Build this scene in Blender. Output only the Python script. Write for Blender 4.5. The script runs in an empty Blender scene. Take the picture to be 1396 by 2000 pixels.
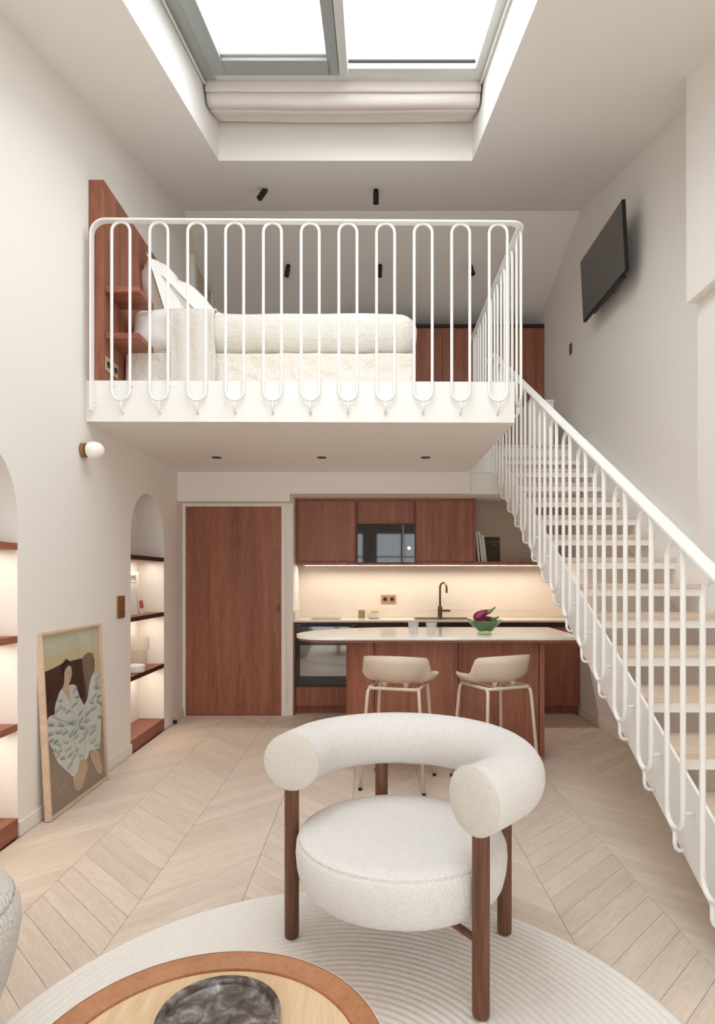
import bpy, bmesh, math, random
from mathutils import Vector, Matrix, noise
R = math.radians
PI = math.pi
random.seed(7)
SC = bpy.context.scene
COL = SC.collection

# ---------------------------------------------------------------- camera, world, lights, exposure
cam_d = bpy.data.cameras.new('camera'); cam = bpy.data.objects.new('camera', cam_d); COL.objects.link(cam)
cam.location = (0, 0, 1.35); cam.rotation_euler = (R(90), 0, 0)
cam_d.sensor_fit = 'VERTICAL'; cam_d.sensor_height = 36; cam_d.lens = 1200/2000*36
cam_d.shift_x = -0.012; cam_d.shift_y = 0.065; cam_d.clip_start = 0.05
SC.camera = cam
w = bpy.data.worlds.new('overcast_sky'); SC.world = w; w.use_nodes = True
w.node_tree.nodes['Background'].inputs[0].default_value = (0.905, 0.950, 1.0, 1)
w.node_tree.nodes['Background'].inputs[1].default_value = 5.2
vs = SC.view_settings
SC.display_settings.display_device = 'sRGB'
vs.view_transform = 'Standard'; vs.look = 'None'; vs.gamma = 1; vs.use_curve_mapping = False
vs.exposure = 0.17
SC.cycles.max_bounces = 14; SC.cycles.diffuse_bounces = 8; SC.cycles.transparent_max_bounces = 12
SC.cycles.sample_clamp_indirect = 6
SC.cycles.caustics_reflective = False; SC.cycles.caustics_refractive = False

def area(name, loc, rot, sx, sy, power, col=(1, 1, 1), portal=False):
    l = bpy.data.lights.new(name, 'AREA'); l.shape = 'RECTANGLE'; l.size = sx; l.size_y = sy
    l.energy = power; l.color = col
    if portal: l.cycles.is_portal = True
    o = bpy.data.objects.new(name, l); COL.objects.link(o); o.location = loc; o.rotation_euler = rot
    return o
def roof_z(y): return 3.353+0.27*y if y <= 6.1 else 5.0-0.32*(y-6.1)
SL = math.atan(0.27)
area('skylight_portal', (-0.19, 2.55, 3.747+0.27*2.55+0.09), (SL, 0, 0), 2.0, 3.9, 1, portal=True)
area('rear_window_portal', (-0.77, -2.12, 1.25), (R(90), 0, 0), 1.3, 2.4, 1, portal=True)
area('rear_window_portal', (0.77, -2.12, 1.25), (R(90), 0, 0), 1.3, 2.4, 1, portal=True)
WARM = (1.0, 0.87, 0.71)
area('led_strip_light', (0.62, 6.40, 1.484), (R(-12), 0, 0), 2.6, 0.03, 12.0, (1.0, 0.90, 0.78))
for yc in (2.83, 5.11):
    for z in (1.50, 1.015, 0.555):
        area('niche_light', (-1.93, yc, z-0.006), (0, R(6), 0), 0.03, 0.62, 1.25, WARM)

# ---------------------------------------------------------------- helpers
def lin(c):
    return tuple(((x/255)/12.92 if x/255 <= 0.04045 else ((x/255+0.055)/1.055)**2.4) for x in c)
MATS = {}
def mat(name, rgb, rough=0.6, metal=0.0, spec=None, bump=None, mottled=None, coat=0.0, sheen=0.0, trans=0.0):
    """bump=(scale, strength, distance); mottled=(scale, amount)"""
    if name in MATS: return MATS[name]
    m = bpy.data.materials.new(name); m.use_nodes = True; nt = m.node_tree; N = nt.nodes; L = nt.links
    b = N['Principled BSDF']; c = lin(rgb)+(1,)
    b.inputs['Base Color'].default_value = c; b.inputs['Roughness'].default_value = rough
    b.inputs['Metallic'].default_value = metal
    if spec is not None: b.inputs['Specular IOR Level'].default_value = spec
    if coat: b.inputs['Coat Weight'].default_value = coat; b.inputs['Coat Roughness'].default_value = 0.08
    if sheen: b.inputs['Sheen Weight'].default_value = sheen
    if trans: b.inputs['Transmission Weight'].default_value = trans
    tc = N.new('ShaderNodeTexCoord')
    if mottled:
        n = N.new('ShaderNodeTexNoise'); n.inputs['Scale'].default_value = mottled[0]; n.inputs['Detail'].default_value = 5
        L.new(tc.outputs['Object'], n.inputs['Vector'])
        mx = N.new('ShaderNodeMix'); mx.data_type = 'RGBA'
        k = mottled[1]
        mx.inputs[6].default_value = tuple(v*(1-k) for v in c[:3])+(1,); mx.inputs[7].default_value = tuple(min(1, v*(1+k)) for v in c[:3])+(1,)
        L.new(n.outputs['Fac'], mx.inputs[0]); L.new(mx.outputs[2], b.inputs['Base Color'])
    if bump:
        n = N.new('ShaderNodeTexNoise'); n.inputs['Scale'].default_value = bump[0]; n.inputs['Detail'].default_value = 3
        L.new(tc.outputs['Object'], n.inputs['Vector'])
        bp = N.new('ShaderNodeBump'); bp.inputs['Strength'].default_value = bump[1]; bp.inputs['Distance'].default_value = bump[2]
        L.new(n.outputs['Fac'], bp.inputs['Height']); L.new(bp.outputs['Normal'], b.inputs['Normal'])
    MATS[name] = m; return m
def wood(name, dark, light, stretch=(14, 14, 0.7), rough=0.45, uv=False, rand=0.0, fine=1.0):
    m = bpy.data.materials.new(name); m.use_nodes = True; nt = m.node_tree; N = nt.nodes; L = nt.links
    b = N['Principled BSDF']; b.inputs['Roughness'].default_value = rough; b.inputs['Specular IOR Level'].default_value = 0.35
    tc = N.new('ShaderNodeTexCoord'); mp = N.new('ShaderNodeMapping'); mp.inputs['Scale'].default_value = stretch
    L.new(tc.outputs['UV' if uv else 'Object'], mp.inputs['Vector'])
    oi = N.new('ShaderNodeObjectInfo'); ad = N.new('ShaderNodeVectorMath'); ad.operation = 'ADD'
    ml = N.new('ShaderNodeMath'); ml.operation = 'MULTIPLY'; ml.inputs[1].default_value = 37.0
    L.new(oi.outputs['Random'], ml.inputs[0]); L.new(mp.outputs[0], ad.inputs[0]); L.new(ml.outputs[0], ad.inputs[1])
    n1 = N.new('ShaderNodeTexNoise'); n1.inputs['Scale'].default_value = 1.0; n1.inputs['Detail'].default_value = 6; n1.inputs['Distortion'].default_value = 0.6
    L.new(ad.outputs[0], n1.inputs['Vector'])
    n2 = N.new('ShaderNodeTexNoise'); n2.inputs['Scale'].default_value = 9.0*fine; n2.inputs['Detail'].default_value = 4
    L.new(ad.outputs[0], n2.inputs['Vector'])
    s = N.new('ShaderNodeMath'); s.operation = 'MULTIPLY_ADD'; s.inputs[1].default_value = 0.55
    L.new(n2.outputs['Fac'], s.inputs[0])
    h = N.new('ShaderNodeMath'); h.operation = 'MULTIPLY'; h.inputs[1].default_value = 0.55; L.new(n1.outputs['Fac'], h.inputs[0]); L.new(h.outputs[0], s.inputs[2])
    r = N.new('ShaderNodeValToRGB'); r.color_ramp.elements[0].position = 0.36; r.color_ramp.elements[1].position = 0.74
    r.color_ramp.elements[0].color = lin(dark)+(1,); r.color_ramp.elements[1].color = lin(light)+(1,)
    L.new(s.outputs[0], r.inputs[0])
    out = r.outputs[0]
    if rand:
        hs = N.new('ShaderNodeHueSaturation'); mr = N.new('ShaderNodeMapRange')
        mr.inputs[3].default_value = 1-rand; mr.inputs[4].default_value = 1+rand*0.7
        L.new(oi.outputs['Random'], mr.inputs[0]); L.new(mr.outputs[0], hs.inputs['Value']); L.new(out, hs.inputs['Color']); out = hs.outputs[0]
    L.new(out, b.inputs['Base Color'])
    bp = N.new('ShaderNodeBump'); bp.inputs['Strength'].default_value = 0.25; bp.inputs['Distance'].default_value = 0.0006
    L.new(n2.outputs['Fac'], bp.inputs['Height']); L.new(bp.outputs[0], b.inputs['Normal'])
    MATS[name] = m; return m
def weave(name, rgb, scale=170, strength=0.8, dist=0.002, kind='knit', rough=0.95):
    m = bpy.data.materials.new(name); m.use_nodes = True; nt = m.node_tree; N = nt.nodes; L = nt.links
    b = N['Principled BSDF']; b.inputs['Roughness'].default_value = rough; b.inputs['Specular IOR Level'].default_value = 0.15
    b.inputs['Sheen Weight'].default_value = 0.15
    tc = N.new('ShaderNodeTexCoord'); v = N.new('ShaderNodeTexVoronoi'); v.inputs['Scale'].default_value = scale
    mp = N.new('ShaderNodeMapping'); L.new(tc.outputs['Object'], mp.inputs[0])
    if kind == 'waffle': v.inputs['Randomness'].default_value = 0.35
    else: mp.inputs['Scale'].default_value = (1, 1, 0.8); v.inputs['Randomness'].default_value = 0.75
    L.new(mp.outputs[0], v.inputs['Vector'])
    n = N.new('ShaderNodeTexNoise'); n.inputs['Scale'].default_value = scale*0.35; n.inputs['Detail'].default_value = 3; L.new(tc.outputs['Object'], n.inputs[0])
    a = N.new('ShaderNodeMath'); a.operation = 'SUBTRACT'; L.new(n.outputs['Fac'], a.inputs[0]); L.new(v.outputs['Distance'], a.inputs[1])
    bp = N.new('ShaderNodeBump'); bp.inputs['Strength'].default_value = strength; bp.inputs['Distance'].default_value = dist
    L.new(a.outputs[0], bp.inputs['Height']); L.new(bp.outputs[0], b.inputs['Normal'])
    c = lin(rgb); mx = N.new('ShaderNodeMix'); mx.data_type = 'RGBA'; mx.inputs[6].default_value = c+(1,); mx.inputs[7].default_value = tuple(k*0.82 for k in c)+(1,)
    L.new(v.outputs['Distance'], mx.inputs[0]); L.new(mx.outputs[2], b.inputs['Base Color'])
    MATS[name] = m; return m
def glassy(name, rgb, ior=1.45, rough=0.0, bump=None, milk=None):
    m = bpy.data.materials.new(name); m.use_nodes = True; nt = m.node_tree; N = nt.nodes; L = nt.links
    for x in list(N): N.remove(x)
    o = N.new('ShaderNodeOutputMaterial'); t = N.new('ShaderNodeBsdfTransparent'); t.inputs[0].default_value = rgb+(1,)
    g = N.new('ShaderNodeBsdfGlossy'); g.inputs['Roughness'].default_value = rough+0.03
    f = N.new('ShaderNodeFresnel'); f.inputs[0].default_value = ior; mx = N.new('ShaderNodeMixShader')
    ge = N.new('ShaderNodeNewGeometry'); iv = N.new('ShaderNodeMath'); iv.operation = 'SUBTRACT'; iv.inputs[0].default_value = 1; L.new(ge.outputs['Backfacing'], iv.inputs[1])
    fm = N.new('ShaderNodeMath'); fm.operation = 'MULTIPLY'; L.new(f.outputs[0], fm.inputs[0]); L.new(iv.outputs[0], fm.inputs[1])
    L.new(fm.outputs[0], mx.inputs[0]); L.new(t.outputs[0], mx.inputs[1]); L.new(g.outputs[0], mx.inputs[2]); L.new(mx.outputs[0], o.inputs[0])
    if bump:
        tc = N.new('ShaderNodeTexCoord'); n = N.new('ShaderNodeTexNoise'); n.inputs['Scale'].default_value = bump
        L.new(tc.outputs['Object'], n.inputs[0]); bp = N.new('ShaderNodeBump'); bp.inputs['Strength'].default_value = 0.7; bp.inputs['Distance'].default_value = 0.004
        L.new(n.outputs['Fac'], bp.inputs['Height']); L.new(bp.outputs[0], g.inputs['Normal']); L.new(bp.outputs[0], f.inputs['Normal'])
    if milk:
        d = N.new('ShaderNodeBsdfDiffuse'); d.inputs[0].default_value = milk[:3]+(1,); tl = N.new('ShaderNodeBsdfTranslucent'); tl.inputs[0].default_value = milk[:3]+(1,)
        a = N.new('ShaderNodeMixShader'); a.inputs[0].default_value = .5; L.new(d.outputs[0], a.inputs[1]); L.new(tl.outputs[0], a.inputs[2])
        b2 = N.new('ShaderNodeMixShader'); b2.inputs[0].default_value = milk[3]; L.new(mx.outputs[0], b2.inputs[1]); L.new(a.outputs[0], b2.inputs[2]); L.new(b2.outputs[0], o.inputs[0])
    MATS[name] = m; return m

PLASTER = mat('warm_white_plaster', (235, 230, 224), 0.9, spec=0.2, bump=(18, 0.06, 0.004))
CEILM = mat('ceiling_paint', (241, 237, 232), 0.92, spec=0.2)
TRIMM = mat('white_trim_paint', (232, 227, 220), 0.55)
METALW = mat('white_painted_steel', (238, 236, 233), 0.42)
REDOAK = wood('reddish_stained_oak', (119, 71, 54), (170, 110, 87), (16, 16, 0.8))
REDOAKH = wood('reddish_stained_oak_flat', (122, 72, 53), (174, 110, 85), (0.9, 16, 16))
REDOAKY = wood('reddish_stained_oak_deep', (118, 68, 50), (168, 104, 80), (16, 0.9, 16))
DARKW = wood('dark_stained_edge', (44, 24, 18), (72, 42, 32), (16, 0.8, 16))
WALNUT = wood('walnut_leg', (78, 48, 35), (124, 82, 60), (20, 20, 0.9), rough=0.38)
PARQ = wood('pale_oak_plank', (207, 190, 174), (226, 211, 197), (4.0, 34, 1), rough=0.5, uv=True, rand=0.07, fine=0.6)
TREADW = wood('pale_oak_tread', (200, 178, 158), (222, 204, 186), (1.0, 22, 22), rough=0.5)
TABLEW = wood('light_oak_top', (204, 170, 134), (228, 200, 167), (40, 1.6, 10), rough=0.45)
RIMW = wood('honey_wood_rim', (156, 102, 66), (180, 126, 88), (8, 8, 8), rough=0.4)
FRAMEW = wood('pale_picture_frame_wood', (205, 175, 148), (228, 203, 178), (18, 1, 18))
BOUCLE = weave('cream_knit_upholstery', (238, 233, 229), 230, 1.0, 0.0032)
BOUCLE2 = weave('cream_boucle', (226, 220, 212), 120, 1.0, 0.006)
WAFFLE = weave('cream_waffle_cotton', (236, 229, 219), 75, 1.0, 0.006, 'waffle')
LINEN = mat('rumpled_white_linen', (228, 219, 208), 0.95, spec=0.1, bump=(13, 0.9, 0.03), sheen=0.1)
COTTON = mat('white_cotton', (240, 236, 231), 0.95, spec=0.1, bump=(7, 0.4, 0.02), sheen=0.1)
BLINDM = mat('blind_fabric', (222, 213, 206), 0.95, spec=0.1)
RUGM = mat('ivory_wool_rug', (237, 231, 225), 1.0, spec=0.05, bump=(260, 0.8, 0.003), mottled=(60, 0.04))
GREYF = mat('grey_green_aluminium', (163, 168, 166), 0.45)
BLACK = mat('matt_black', (18, 16, 15), 0.5)
BLACKG = mat('black_glass', (14, 12, 11), 0.06, spec=0.9)
BRASS = mat('aged_brass', (168, 125, 82), 0.35, metal=0.85)
BRONZE = mat('dark_bronze', (110, 88, 68), 0.35, metal=0.9)
BEIGEP = mat('beige_plastic', (214, 197, 180), 0.5)
BEIGEM = mat('beige_painted_steel', (216, 200, 184), 0.4)
STONE = mat('cream_stone', (224, 214, 200), 0.22, mottled=(9, 0.05))
STONEW = mat('white_stone', (244, 241, 237), 0.14, mottled=(6, 0.03))
BACKS = mat('backsplash_paint', (230, 220, 206), 0.7)
LINER = mat('open_shelf_back', (190, 176, 160), 0.9)
OPAL = mat('opal_glass', (244, 240, 232), 0.25)
CERAM = mat('white_ceramic', (232, 228, 222), 0.4)
PAPER = mat('book_paper_white', (232, 228, 222), 0.8)
DKBOOK = mat('dark_brown_book_cover', (78, 66, 58), 0.7)

class MB:
    def __init__(s): s.bm = bmesh.new()
    def box(s, x0, x1, y0, y1, z0, z1, bev=0.0, seg=2):
        g = bmesh.ops.create_cube(s.bm, size=1)['verts']
        for v in g:
            v.co = Vector(((x0+x1)/2+v.co.x*(x1-x0), (y0+y1)/2+v.co.y*(y1-y0), (z0+z1)/2+v.co.z*(z1-z0)))
        if bev:
            es = {e for v in g for e in v.link_edges}
            bmesh.ops.bevel(s.bm, geom=list(es), offset=bev, segments=seg, profile=0.5, affect='EDGES')
        return s
    def face(s, pts):
        return s.bm.faces.new([s.bm.verts.new(p) for p in pts])
    def grid(s, rows, closeu=False, closev=False):
        V = [[s.bm.verts.new(p) for p in r] for r in rows]
        nu, nv = len(V), len(V[0])
        for i in range(nu if closeu else nu-1):
            for j in range(nv if closev else nv-1):
                s.bm.faces.new((V[i][j], V[(i+1) % nu][j], V[(i+1) % nu][(j+1) % nv], V[i][(j+1) % nv]))
        return V
    def prism(s, poly, h, axis='z', t0=0.0):
        """poly: 2D pts; extrude from t0 to t0+h along axis"""
        f = {'z': lambda a, b, t: (a, b, t), 'x': lambda a, b, t: (t, a, b), 'y': lambda a, b, t: (a, t, b)}[axis]
        A = [s.bm.verts.new(f(a, b, t0)) for a, b in poly]; B = [s.bm.verts.new(f(a, b, t0+h)) for a, b in poly]
        s.bm.faces.new(A[::-1]); s.bm.faces.new(B); n = len(A)
        for i in range(n): s.bm.faces.new((A[i], A[(i+1) % n], B[(i+1) % n], B[i]))
        return s
    def tube(s, pts, r, seg=10, closed=False, caps=True):
        pts = [Vector(p) for p in pts]; n = len(pts)
        rs = r if isinstance(r, (list, tuple)) else [r]*n
        def tan(i):
            a = pts[(i-1) % n] if closed or i > 0 else pts[i]; b = pts[(i+1) % n] if closed or i < n-1 else pts[i]
            return (b-a).normalized()
        t = tan(0); up = Vector((0, 0, 1)) if abs(t.z) < 0.9 else Vector((0, 1, 0))
        u = t.cross(up).normalized(); rows = []
        for i in range(n):
            t2 = tan(i); u = (u-t2*u.dot(t2)).normalized(); vv = t2.cross(u)
            rows.append([pts[i]+(u*math.cos(2*PI*k/seg)+vv*math.sin(2*PI*k/seg))*rs[i] for k in range(seg)])
        V = s.grid(rows, closeu=closed, closev=True)
        if not closed and caps: s.bm.faces.new(V[0][::-1]); s.bm.faces.new(V[-1])
        return s
    def lathe(s, prof, cx=0, cy=0, cz=0, seg=32, capb=True, capt=True):
        rows = [[(cx+r*math.cos(2*PI*k/seg), cy+r*math.sin(2*PI*k/seg), cz+z) for k in range(seg)] for r, z in prof]
        V = s.grid(rows, closev=True)
        if capb: s.bm.faces.new(V[0][::-1])
        if capt: s.bm.faces.new(V[-1])
        return s
    def soft(s, x0, x1, y0, y1, z0, z1, r, cuts=14, amp=0.0, fr=4.0, seed=0.0):
        g = bmesh.ops.create_cube(s.bm, size=2); vs0 = g['verts']; es = list({e for v in vs0 for e in v.link_edges})
        bmesh.ops.subdivide_edges(s.bm, edges=es, cuts=cuts, use_grid_fill=True); vs = list(s.bm.verts)
        c = Vector(((x0+x1)/2, (y0+y1)/2, (z0+z1)/2)); h = Vector(((x1-x0)/2, (y1-y0)/2, (z1-z0)/2))
        rr = [min(r, k*0.98) for k in h]
        for v in vs:
            p = Vector([math.sin(v.co[i]*PI/2) * h[i] for i in range(3)])
            q = Vector([max(-(h[i]-rr[i]), min(h[i]-rr[i], p[i])) for i in range(3)])
            d = p-q
            e = Vector([d[i]/rr[i] for i in range(3)])
            if e.length > 1e-6 and max(abs(k) for k in e) > 0:
                m = max(abs(k) for k in e); e = e.normalized()*m
            p = q+Vector([e[i]*rr[i] for i in range(3)])
            if amp:
                nn = noise.noise_vector((p+c)*fr+Vector((seed, seed, seed)))
                p += nn*amp
            v.co = c+p
        return s
    def xf(s, M): bmesh.ops.transform(s.bm, matrix=M, verts=s.bm.verts); return s
    def build(s, name, m, parent=None, smooth=False, local=False, weld=False):
        bm = s.bm
        if weld: bmesh.ops.remove_doubles(bm, verts=bm.verts, dist=1e-5)
        bmesh.ops.recalc_face_normals(bm, faces=bm.faces)
        off = Vector((0, 0, 0)); p = parent
        if not local:
            while p is not None: off += p.location; p = p.parent
            bmesh.ops.translate(bm, vec=-off, verts=bm.verts)
        me = bpy.data.meshes.new(name); bm.to_mesh(me); bm.free()
        for x in (m if isinstance(m, (list, tuple)) else [m]): me.materials.append(x)
        if smooth:
            for pl in me.polygons: pl.use_smooth = True
            if smooth != 'all': me.set_sharp_from_angle(angle=R(38))
        o = bpy.data.objects.new(name, me); COL.objects.link(o)
        if parent is not None: o.parent = parent
        return o
def B(*a, **k): return MB().box(*a, **k)
def tag(o, label, cat, group=None):
    o['label'] = label; o['category'] = cat
    if group: o['group'] = group
    return o
def thing(name, label, cat, loc=(0, 0, 0), rz=0, group=None):
    o = bpy.data.objects.new(name, None); COL.objects.link(o); o.location = loc; o.rotation_euler = (0, 0, rz); o.empty_display_size = 0.1
    return tag(o, label, cat, group)
def struct(o): o['kind'] = 'structure'; return o
def kids(o): return [c for c in bpy.data.objects if c.parent == o]
def clone(o, parent=None):
    c = o.copy(); COL.objects.link(c)
    if parent is not None: c.parent = parent
    for k in kids(o): clone(k, c)
    return c
def arc(cx, cy, r, a0, a1, n): return [(cx+r*math.cos(R(a0+(a1-a0)*i/n)), cy+r*math.sin(R(a0+(a1-a0)*i/n))) for i in range(n+1)]

# ---------------------------------------------------------------- room shell
YR, YB = -2.1, 7.95                                       # rear wall behind the camera, back wall of the loft
XL, XR, XN, YN = -1.84, 2.09, 1.954, 3.664
NICHES = [(2.445, 3.21), (4.728, 5.493)]
def niche_top(y, n):
    a, b = n; c = (a+b)/2; r = (b-a)/2
    return 1.67+math.sqrt(max(0, r*r-(y-c)**2))
wl = MB()
ys = [YR, -1, 0, 1, 2]
for n in NICHES: ys += [n[0]+(n[1]-n[0])*(1-math.cos(PI*i/32))/2 for i in range(33)]
ys += [4.0, 6.1, 7, YB]; ys = sorted(set(ys))
for a, b in zip(ys, ys[1:]):
    n = next((n for n in NICHES if a >= n[0]-1e-6 and b <= n[1]+1e-6), None)
    za, zb = (niche_top(a, n), niche_top(b, n)) if n else (-.05, -.05)
    wl.face([(XL, a, za), (XL, b, zb), (XL, b, 2.3), (XL, a, 2.3)])
    wl.face([(XL, a, 2.3), (XL, b, 2.3), (XL, b, roof_z(b)), (XL, a, roof_z(a))])
    if n:                                                  # arch soffit
        wl.face([(XL, a, za), (XL, b, zb), (XL-.22, b, zb), (XL-.22, a, za)])
for a, b in NICHES:
    wl.face([(XL-.22, a, -.05), (XL-.22, b, -.05), (XL-.22, b, 2.1), (XL-.22, a, 2.1)])
    for y in (a, b): wl.face([(XL, y, -.05), (XL, y, 1.67), (XL-.22, y, 1.67), (XL-.22, y, -.05)])
struct(wl.build('wall_left', PLASTER, weld=True))
wr = MB()
def wrect(x, a, b, z0=-.05):
    bb = [a]+[6.1] * (a < 6.1 < b)+[b]
    for p, q in zip(bb, bb[1:]): wr.face([(x, p, z0), (x, q, z0), (x, q, roof_z(q)), (x, p, roof_z(p))])
wrect(XN, YR, YN); wrect(XR, YN, YB)
wr.face([(XN, YN, -.05), (XR, YN, -.05), (XR, YN, roof_z(YN)), (XN, YN, roof_z(YN))])
struct(wr.build('wall_right', PLASTER))
bx = MB(); x0, x1, z0 = 1.887, XN, 2.99
bx.face([(x0, YR, z0), (x0, YN, z0), (x0, YN, roof_z(YN)), (x0, YR, roof_z(YR)) if roof_z(YR) > z0 else (x0, YR, z0+.01)])
bx.face([(x0, YR, z0), (x1, YR, z0), (x1, YN, z0), (x0, YN, z0)])
bx.face([(x0, YN, z0), (x1, YN, z0), (x1, YN, roof_z(YN)), (x0, YN, roof_z(YN))])
bb = MB()
ya = 0.6
prof = [(ya, z0), (YN, z0), (YN, roof_z(YN)), (ya, roof_z(ya))]
bb.prism(prof, x1-x0-0.001, 'x', x0); bx.bm.free()
struct(bb.build('trim_1', PLASTER))
# ceiling with skylight well
SX0, SX1, SY0, SY1 = -1.2, 0.814, 0.75, 4.885
ce = MB()
def cq(xa, xb, a, b): ce.face([(xa, a, roof_z(a)), (xb, a, roof_z(a)), (xb, b, roof_z(b)), (xa, b, roof_z(b))])
cq(XL, XR+.01, YR, SY0); cq(XL, SX0, SY0, SY1); cq(SX1, XR+.01, SY0, SY1); cq(XL, XR+.01, SY1, 6.1); cq(XL, XR+.01, 6.1, YB)
wz = lambda y: 3.747+0.27*y                                # skylight window plane
for x in (SX0, SX1): ce.face([(x, SY0, roof_z(SY0)), (x, SY1, roof_z(SY1)), (x, SY1, wz(SY1)+.1), (x, SY0, wz(SY0)+.1)])
for y in (SY0, SY1): ce.face([(SX0, y, roof_z(y)), (SX1, y, roof_z(y)), (SX1, y, wz(y)+.1), (SX0, y, wz(y)+.1)])
ce.face([(SX0, 4.43, wz(4.43)+.02), (SX1, 4.43, wz(4.43)+.02), (SX1, SY1, wz(SY1)+.02), (SX0, SY1, wz(SY1)+.02)])
struct(ce.build('ceiling', CEILM))
# rear wall with two french windows (behind the camera)
rw = MB(); zt = roof_z(YR)
for xa, xb, za, zb in ((XL, -1.42, -.05, zt), (-.12, .12, -.05, zt), (1.42, XN, -.05, zt), (-1.42, -.12, 2.45, zt), (.12, 1.42, 2.45, zt), (-1.42, -.12, -.05, .05), (.12, 1.42, -.05, .05)):
    rw.face([(xa, YR, za), (xb, YR, za), (xb, YR, zb), (xa, YR, zb)])
struct(rw.build('wall_rear', PLASTER))
PANE = glassy('clear_window_glass', (0.97, 0.985, 0.98))
for k, xa in enumerate((-1.42, .12)):
    f = struct(B(xa, xa+1.3, YR, YR+.05, .05, .1).build('window_%d' % (k+2), TRIMM))
    for a, b, c, d in ((xa, xa+.05, .1, 2.4), (xa+1.25, xa+1.3, .1, 2.4), (xa+.61, xa+.69, .1, 2.4), (xa, xa+1.3, 2.4, 2.45)):
        B(a, b, YR, YR+.05, c, d).build('window_frame', TRIMM, f)
    for z in (.7, 1.28, 1.86):
        for q in (xa+.05, xa+.69): B(q, q+.56, YR+.01, YR+.04, z-.015, z+.015).build('glazing_bar', TRIMM, f)
    for q in (xa+.05, xa+.69): B(q, q+.56, YR+.02, YR+.024, .1, 2.4).build('pane', PANE, f)
struct(B(XL, XR, YB, YB+.05, 2.637, roof_z(YB)).build('wall_back', PLASTER))
# lower level back: door wall, kitchen recess
struct(B(-.869, -.757, 6.06, 6.62, 0, 2.165).build('wall_kitchen_side', PLASTER))
struct(B(-.757, XR, 6.62, 6.67, 0, 2.165).build('wall_kitchen', BACKS))
struct(MB().box(XL, -.766, 5.89, 6.062, 2.09, 2.37).box(-.766, .957, 5.89, 6.67, 2.165, 2.37).box(.957, XR, 5.93, 6.67, 2.165, 2.37).build('beam_header', PLASTER))
struct(B(XL, -.869, 6.12, 6.15, 0, 2.09).build('wall_door', PLASTER))
fl = struct(B(XL-.22, XR, YR, 6.67, -.05, -.012).build('floor', wood('floor_joint_base', (122, 98, 78), (150, 124, 102), (5, 5, 5))))
# mezzanine slab
struct(MB().prism([(XL, 3.99), (.948, 4.02), (.948, 5.90), (XR, 5.94), (XR, YB), (XL, YB)], .267, 'z', 2.37).build('mezzanine_floor', mat('fascia_white_paint', (236, 233, 229), 0.6)))
# door 1
d1 = struct(B(-1.812, -.870, 6.062, 6.10, .006, 2.058, bev=.002).build('door_1', REDOAK))
lk = B(-.915, -.895, 6.050, 6.063, 1.02, 1.10, bev=.002).build('door_handle', BRONZE, d1)
MB().box(-.905, -.899, 6.040, 6.052, 1.04, 1.08).build('latch', BLACK, d1)
struct(MB().box(XL, -1.813, 6.045, 6.12, 0, 2.09).box(-.869, -.822, 6.045, 6.06, 0, 2.09).box(-1.813, -.869, 6.045, 6.12, 2.06, 2.09).build('door_frame', TRIMM))
# upper door in the left wall of the loft
d2 = struct(B(XL, XL+.03, 6.36, 7.0, 2.637, 4.60).build('door_2', mat('greige_door', (196, 184, 170), .6)))
for a, b, c, d in ((6.27, 6.36, 2.637, 4.66), (7.0, 7.09, 2.637, 4.66)): B(XL, XL+.05, a, b, c, d, bev=.004).build('door_frame', TRIMM, d2)
B(XL, XL+.05, 6.36, 7.0, 4.60, 4.66, bev=.004).build('door_frame', TRIMM, d2)
# baseboards
for k, (a, b) in enumerate(((YR, 2.445), (3.21, 4.728), (5.493, 6.04))):
    struct(B(XL+.0005, XL+.014, a+.001, b-.001, .001, .078, bev=.002).build('baseboard_left', TRIMM))
struct(B(XR-.014, XR-.0005, YN+.01, 6.07, .001, .085, bev=.002).build('baseboard_right', TRIMM))
struct(B(-.868, -.758, 6.046, 6.059, .001, .085, bev=.002).build('baseboard_back', TRIMM))

# ---------------------------------------------------------------- parquet: chevron planks, parts of the floor
CW, PW, TH, G = .4312, .1312, .012, .0008
def plank_mesh(s):
    bm = bmesh.new(); y1 = s*CW
    P = [(G, G+s*G), (CW-G, y1+G-s*G), (CW-G, y1+PW-G-s*G), (G, PW-G+s*G)]
    cx = CW/2; cy = (y1+PW)/2; c = .0011
    Q = []
    for i, (x, y) in enumerate(P):
        Q.append((x+(c if x < cx else -c), y+(c if i < 2 else -c)+(s*c if x < cx else -s*c)))
    vb = [bm.verts.new((x, y, -TH)) for x, y in P]; vm = [bm.verts.new((x, y, -.0012)) for x, y in P]; vt = [bm.verts.new((x, y, 0)) for x, y in Q]
    bm.faces.new(vt)
    for i in range(4):
        j = (i+1) % 4; bm.faces.new((vb[i], vb[j], vm[j], vm[i])); bm.faces.new((vm[i], vm[j], vt[j], vt[i]))
    bmesh.ops.recalc_face_normals(bm, faces=bm.faces)
    uv = bm.loops.layers.uv.new('UVMap')
    for f in bm.faces:
        for l in f.loops:
            x, y, z = l.vert.co; l[uv].uv = (x*1.414, (y-s*x)*.707)
    me = bpy.data.meshes.new('plank'); bm.to_mesh(me); bm.free(); me.materials.append(PARQ); return me
PM = {1: plank_mesh(1), -1: plank_mesh(-1)}
cand = []
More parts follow.
